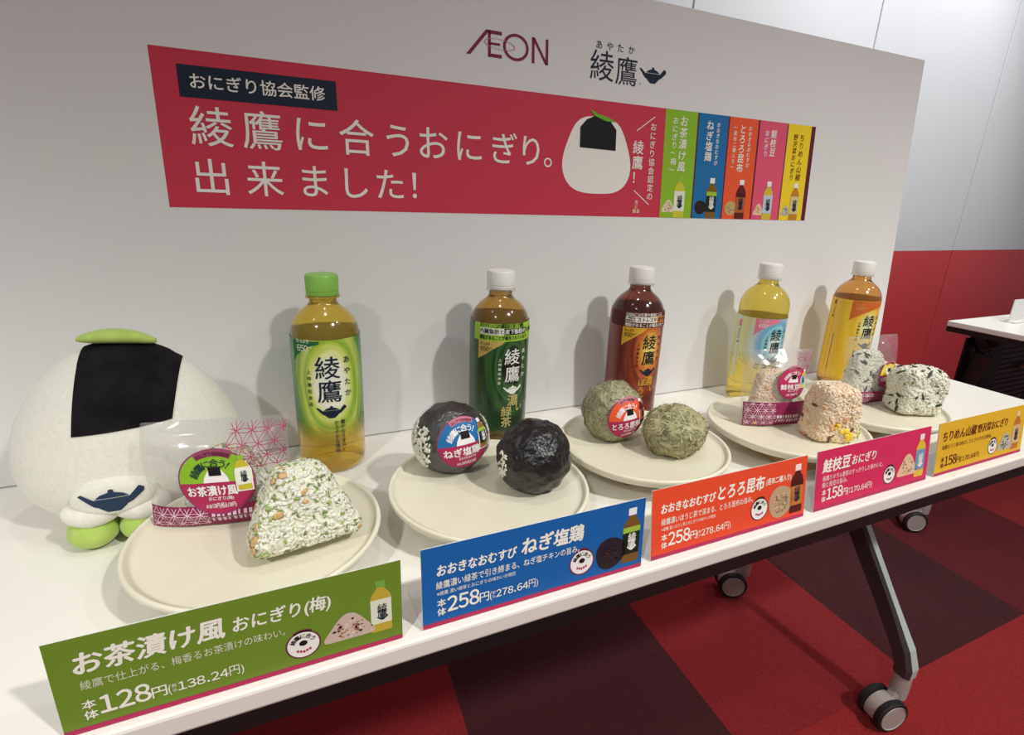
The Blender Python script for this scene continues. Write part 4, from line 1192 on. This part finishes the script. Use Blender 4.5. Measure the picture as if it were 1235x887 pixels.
# ------------------------------------------------------------------ plush cushion, a plain rice ball with feet
def plush():
    t = thing('plush_cushion', 'white rice ball shaped plush with black patch, green leaf and green feet', 'plush toy', (-.045, -.085, TZ))
    M_plush = noisy('white_plush_fabric', S(233, 231, 218), S(240, 238, 226), 300.0, rough=.9, bump=.25, bscale=700.0, dist=.0008, spec=.1, sheen=.3)
    M_pblack = noisy('black_plush_fabric', S(20, 18, 22), S(34, 31, 35), 40.0, rough=.9, bump=.25, bscale=700.0, dist=.0008, spec=.1)
    M_pgreen = noisy('green_plush_fabric', S(172, 200, 96), S(188, 214, 112), 60.0, rough=.9, bump=.3, bscale=600.0, dist=.0008, spec=.1, sheen=.3)
    prof = [(.0, .006), (.030, .0065), (.055, .0100), (.076, .0200), (.0905, .0390), (.0960, .0600), (.0945, .0830), (.0865, .1070), (.0735, .1300), (.0560, .1500), (.0350, .1650), (.0160, .1725), (.0, .1745)]
    # densify with Catmull-Rom
    pts = []
    for k in range(len(prof) - 1):
        p0, p1, p2, p3 = (prof[min(max(k + d, 0), len(prof)-1)] for d in (-1, 0, 1, 2))
        for s in range(6):
            q = s/6.0
            pts.append(tuple(.5*((2*p1[i]) + (-p0[i]+p2[i])*q + (2*p0[i]-5*p1[i]+4*p2[i]-p3[i])*q*q + (-p0[i]+3*p1[i]-3*p2[i]+p3[i])*q**3) for i in (0, 1)))
    pts.append(prof[-1])
    dep = .74
    def surf(bm, off=0.0):
        lathe([(max(0.0, r + (off if 0 < r else 0)), z + (off if z > .16 else 0)) for r, z in pts], 96, bm)
        for v in bm.verts: v.co.y *= dep if v.co.y < 0 else .62
    bm = bmesh.new(); surf(bm); obj('body', bm, [M_plush], t, smooth=True)
    # black patch: the crown between three cuts
    bm = bmesh.new(); surf(bm, .0012)
    for co, no in (((-.0310, 0, .113), (-1, 0, .10)), ((.0430, 0, .107), (1, 0, -.20)), ((0, 0, .1085), (.06, 0, -1)), ((0, .012, 0), (0, 1, 0))):
        bmesh.ops.bisect_plane(bm, geom=bm.verts[:] + bm.edges[:] + bm.faces[:], plane_co=co, plane_no=Vector(no).normalized(), clear_outer=True)
    obj('patch', bm, [M_pblack], t, smooth=True, label='black patch')
    # leaf on the crown
    bm = bmesh.new(); nn = 26; m = 12; rings = []
    for i in range(nn + 1):
        s = i/nn; w = .0128*(math.sin(math.pi*min(1, s*.94 + .06))**.6)*(1 - .25*s) + .0008; hgt = .0072*(math.sin(math.pi*(s*.96 + .02))**.5) + .0006
        cx = -.0300 + .0610*s; cz = .1778 + .0035*math.sin(s*2.6) - .006*s*s + .002*(1-s)
        rings.append([bm.verts.new((cx, -.006 + w*math.cos(2*math.pi*k/m), cz + hgt*math.sin(2*math.pi*k/m)*(1 - .25*abs(math.cos(4*math.pi*k/m))))) for k in range(m)])
    for A, B in zip(rings, rings[1:]):
        for k in range(m): j = (k+1) % m; bm.faces.new((A[k], B[k], B[j], A[j]))
    bm.faces.new(rings[0]); bm.faces.new(rings[-1][::-1]); bmesh.ops.recalc_face_normals(bm, faces=bm.faces[:])
    obj('leaf', bm, [M_pgreen], t, smooth=True, label='green leaf', loc=(.003, 0, .0005))
    # feet
    for fx, fy in ((-.0290, -.0640), (.0105, -.0640)):
        bm = bmesh.new(); bmesh.ops.create_uvsphere(bm, u_segments=36, v_segments=20, radius=1.0)
        for v in bm.verts:
            v.co = Vector((v.co.x*.0200, v.co.y*.0200 , v.co.z*.0158 + .0158 + .0003))
            v.co.z = max(v.co.z, .0003)
        obj('foot', bm, [M_pgreen], t, smooth=True, loc=(fx, fy, 0), label='green foot')
    # white arms joined in front, holding a dark teapot patch
    bm = bmesh.new()
    for ax in (-1, 1):
        b2 = bmesh.new(); bmesh.ops.create_uvsphere(b2, u_segments=32, v_segments=18, radius=1.0)
        for v in b2.verts: v.co = Vector((v.co.x*.0235 + ax*.0185, v.co.y*.0140, v.co.z*.0125 + abs(v.co.x*.0235*1.0)*.12))
        tm = bpy.data.meshes.new('t'); b2.to_mesh(tm); b2.free(); bm.from_mesh(tm); bpy.data.meshes.remove(tm)
    obj('arms', bm, [M_plush], t, smooth=True, loc=(-.0070, -.0700, .0355), label='white arms')
    P = Print(); P.teapot(0, -.001, .0490, mat('navy_embroidery', S(30, 52, 82), .8), 1)
    bow = lambda x, y: -.0845 + 5.0*x*x + 6.0*y*y
    bm = bmesh.new(); n = 40; rows = []
    for k, sc in enumerate((0.0, .35, .7, .92, 1.0, 1.0)):
        ring = []
        for i in range(n):
            a = 2*math.pi*i/n; q = 1 + .10*math.cos(2*a)
            x, y = .0290*sc*q*math.cos(a), .0150*sc*math.sin(a)*(1 + .18*math.cos(a)**2)
            ring.append(bm.verts.new((x, bow(x, y) + (.0 if k < 4 else (.0012 if k == 4 else .02)), y)))
        rows.append(ring)
    for A, B in zip(rows, rows[1:]):
        for i in range(n): j = (i + 1) % n; bm.faces.new((A[i], B[i], B[j], A[j]))
    bmesh.ops.remove_doubles(bm, verts=bm.verts[:], dist=1e-7)
    bmesh.ops.recalc_face_normals(bm, faces=bm.faces[:])
    tl = (-.0060, 0, .0530)
    o = obj('emblem_pad', bm, [M_plush], t, smooth=True, loc=tl)
    e = P.build('teapot_emblem', t, lambda x, y, off: Vector((x + tl[0], bow(x, y) - .0004 - off, y + tl[2])), step=.004, label='dark navy teapot emblem')
    return t
plush()

# the lettering helper is not part of the scene
bpy.data.objects.remove(_fo)
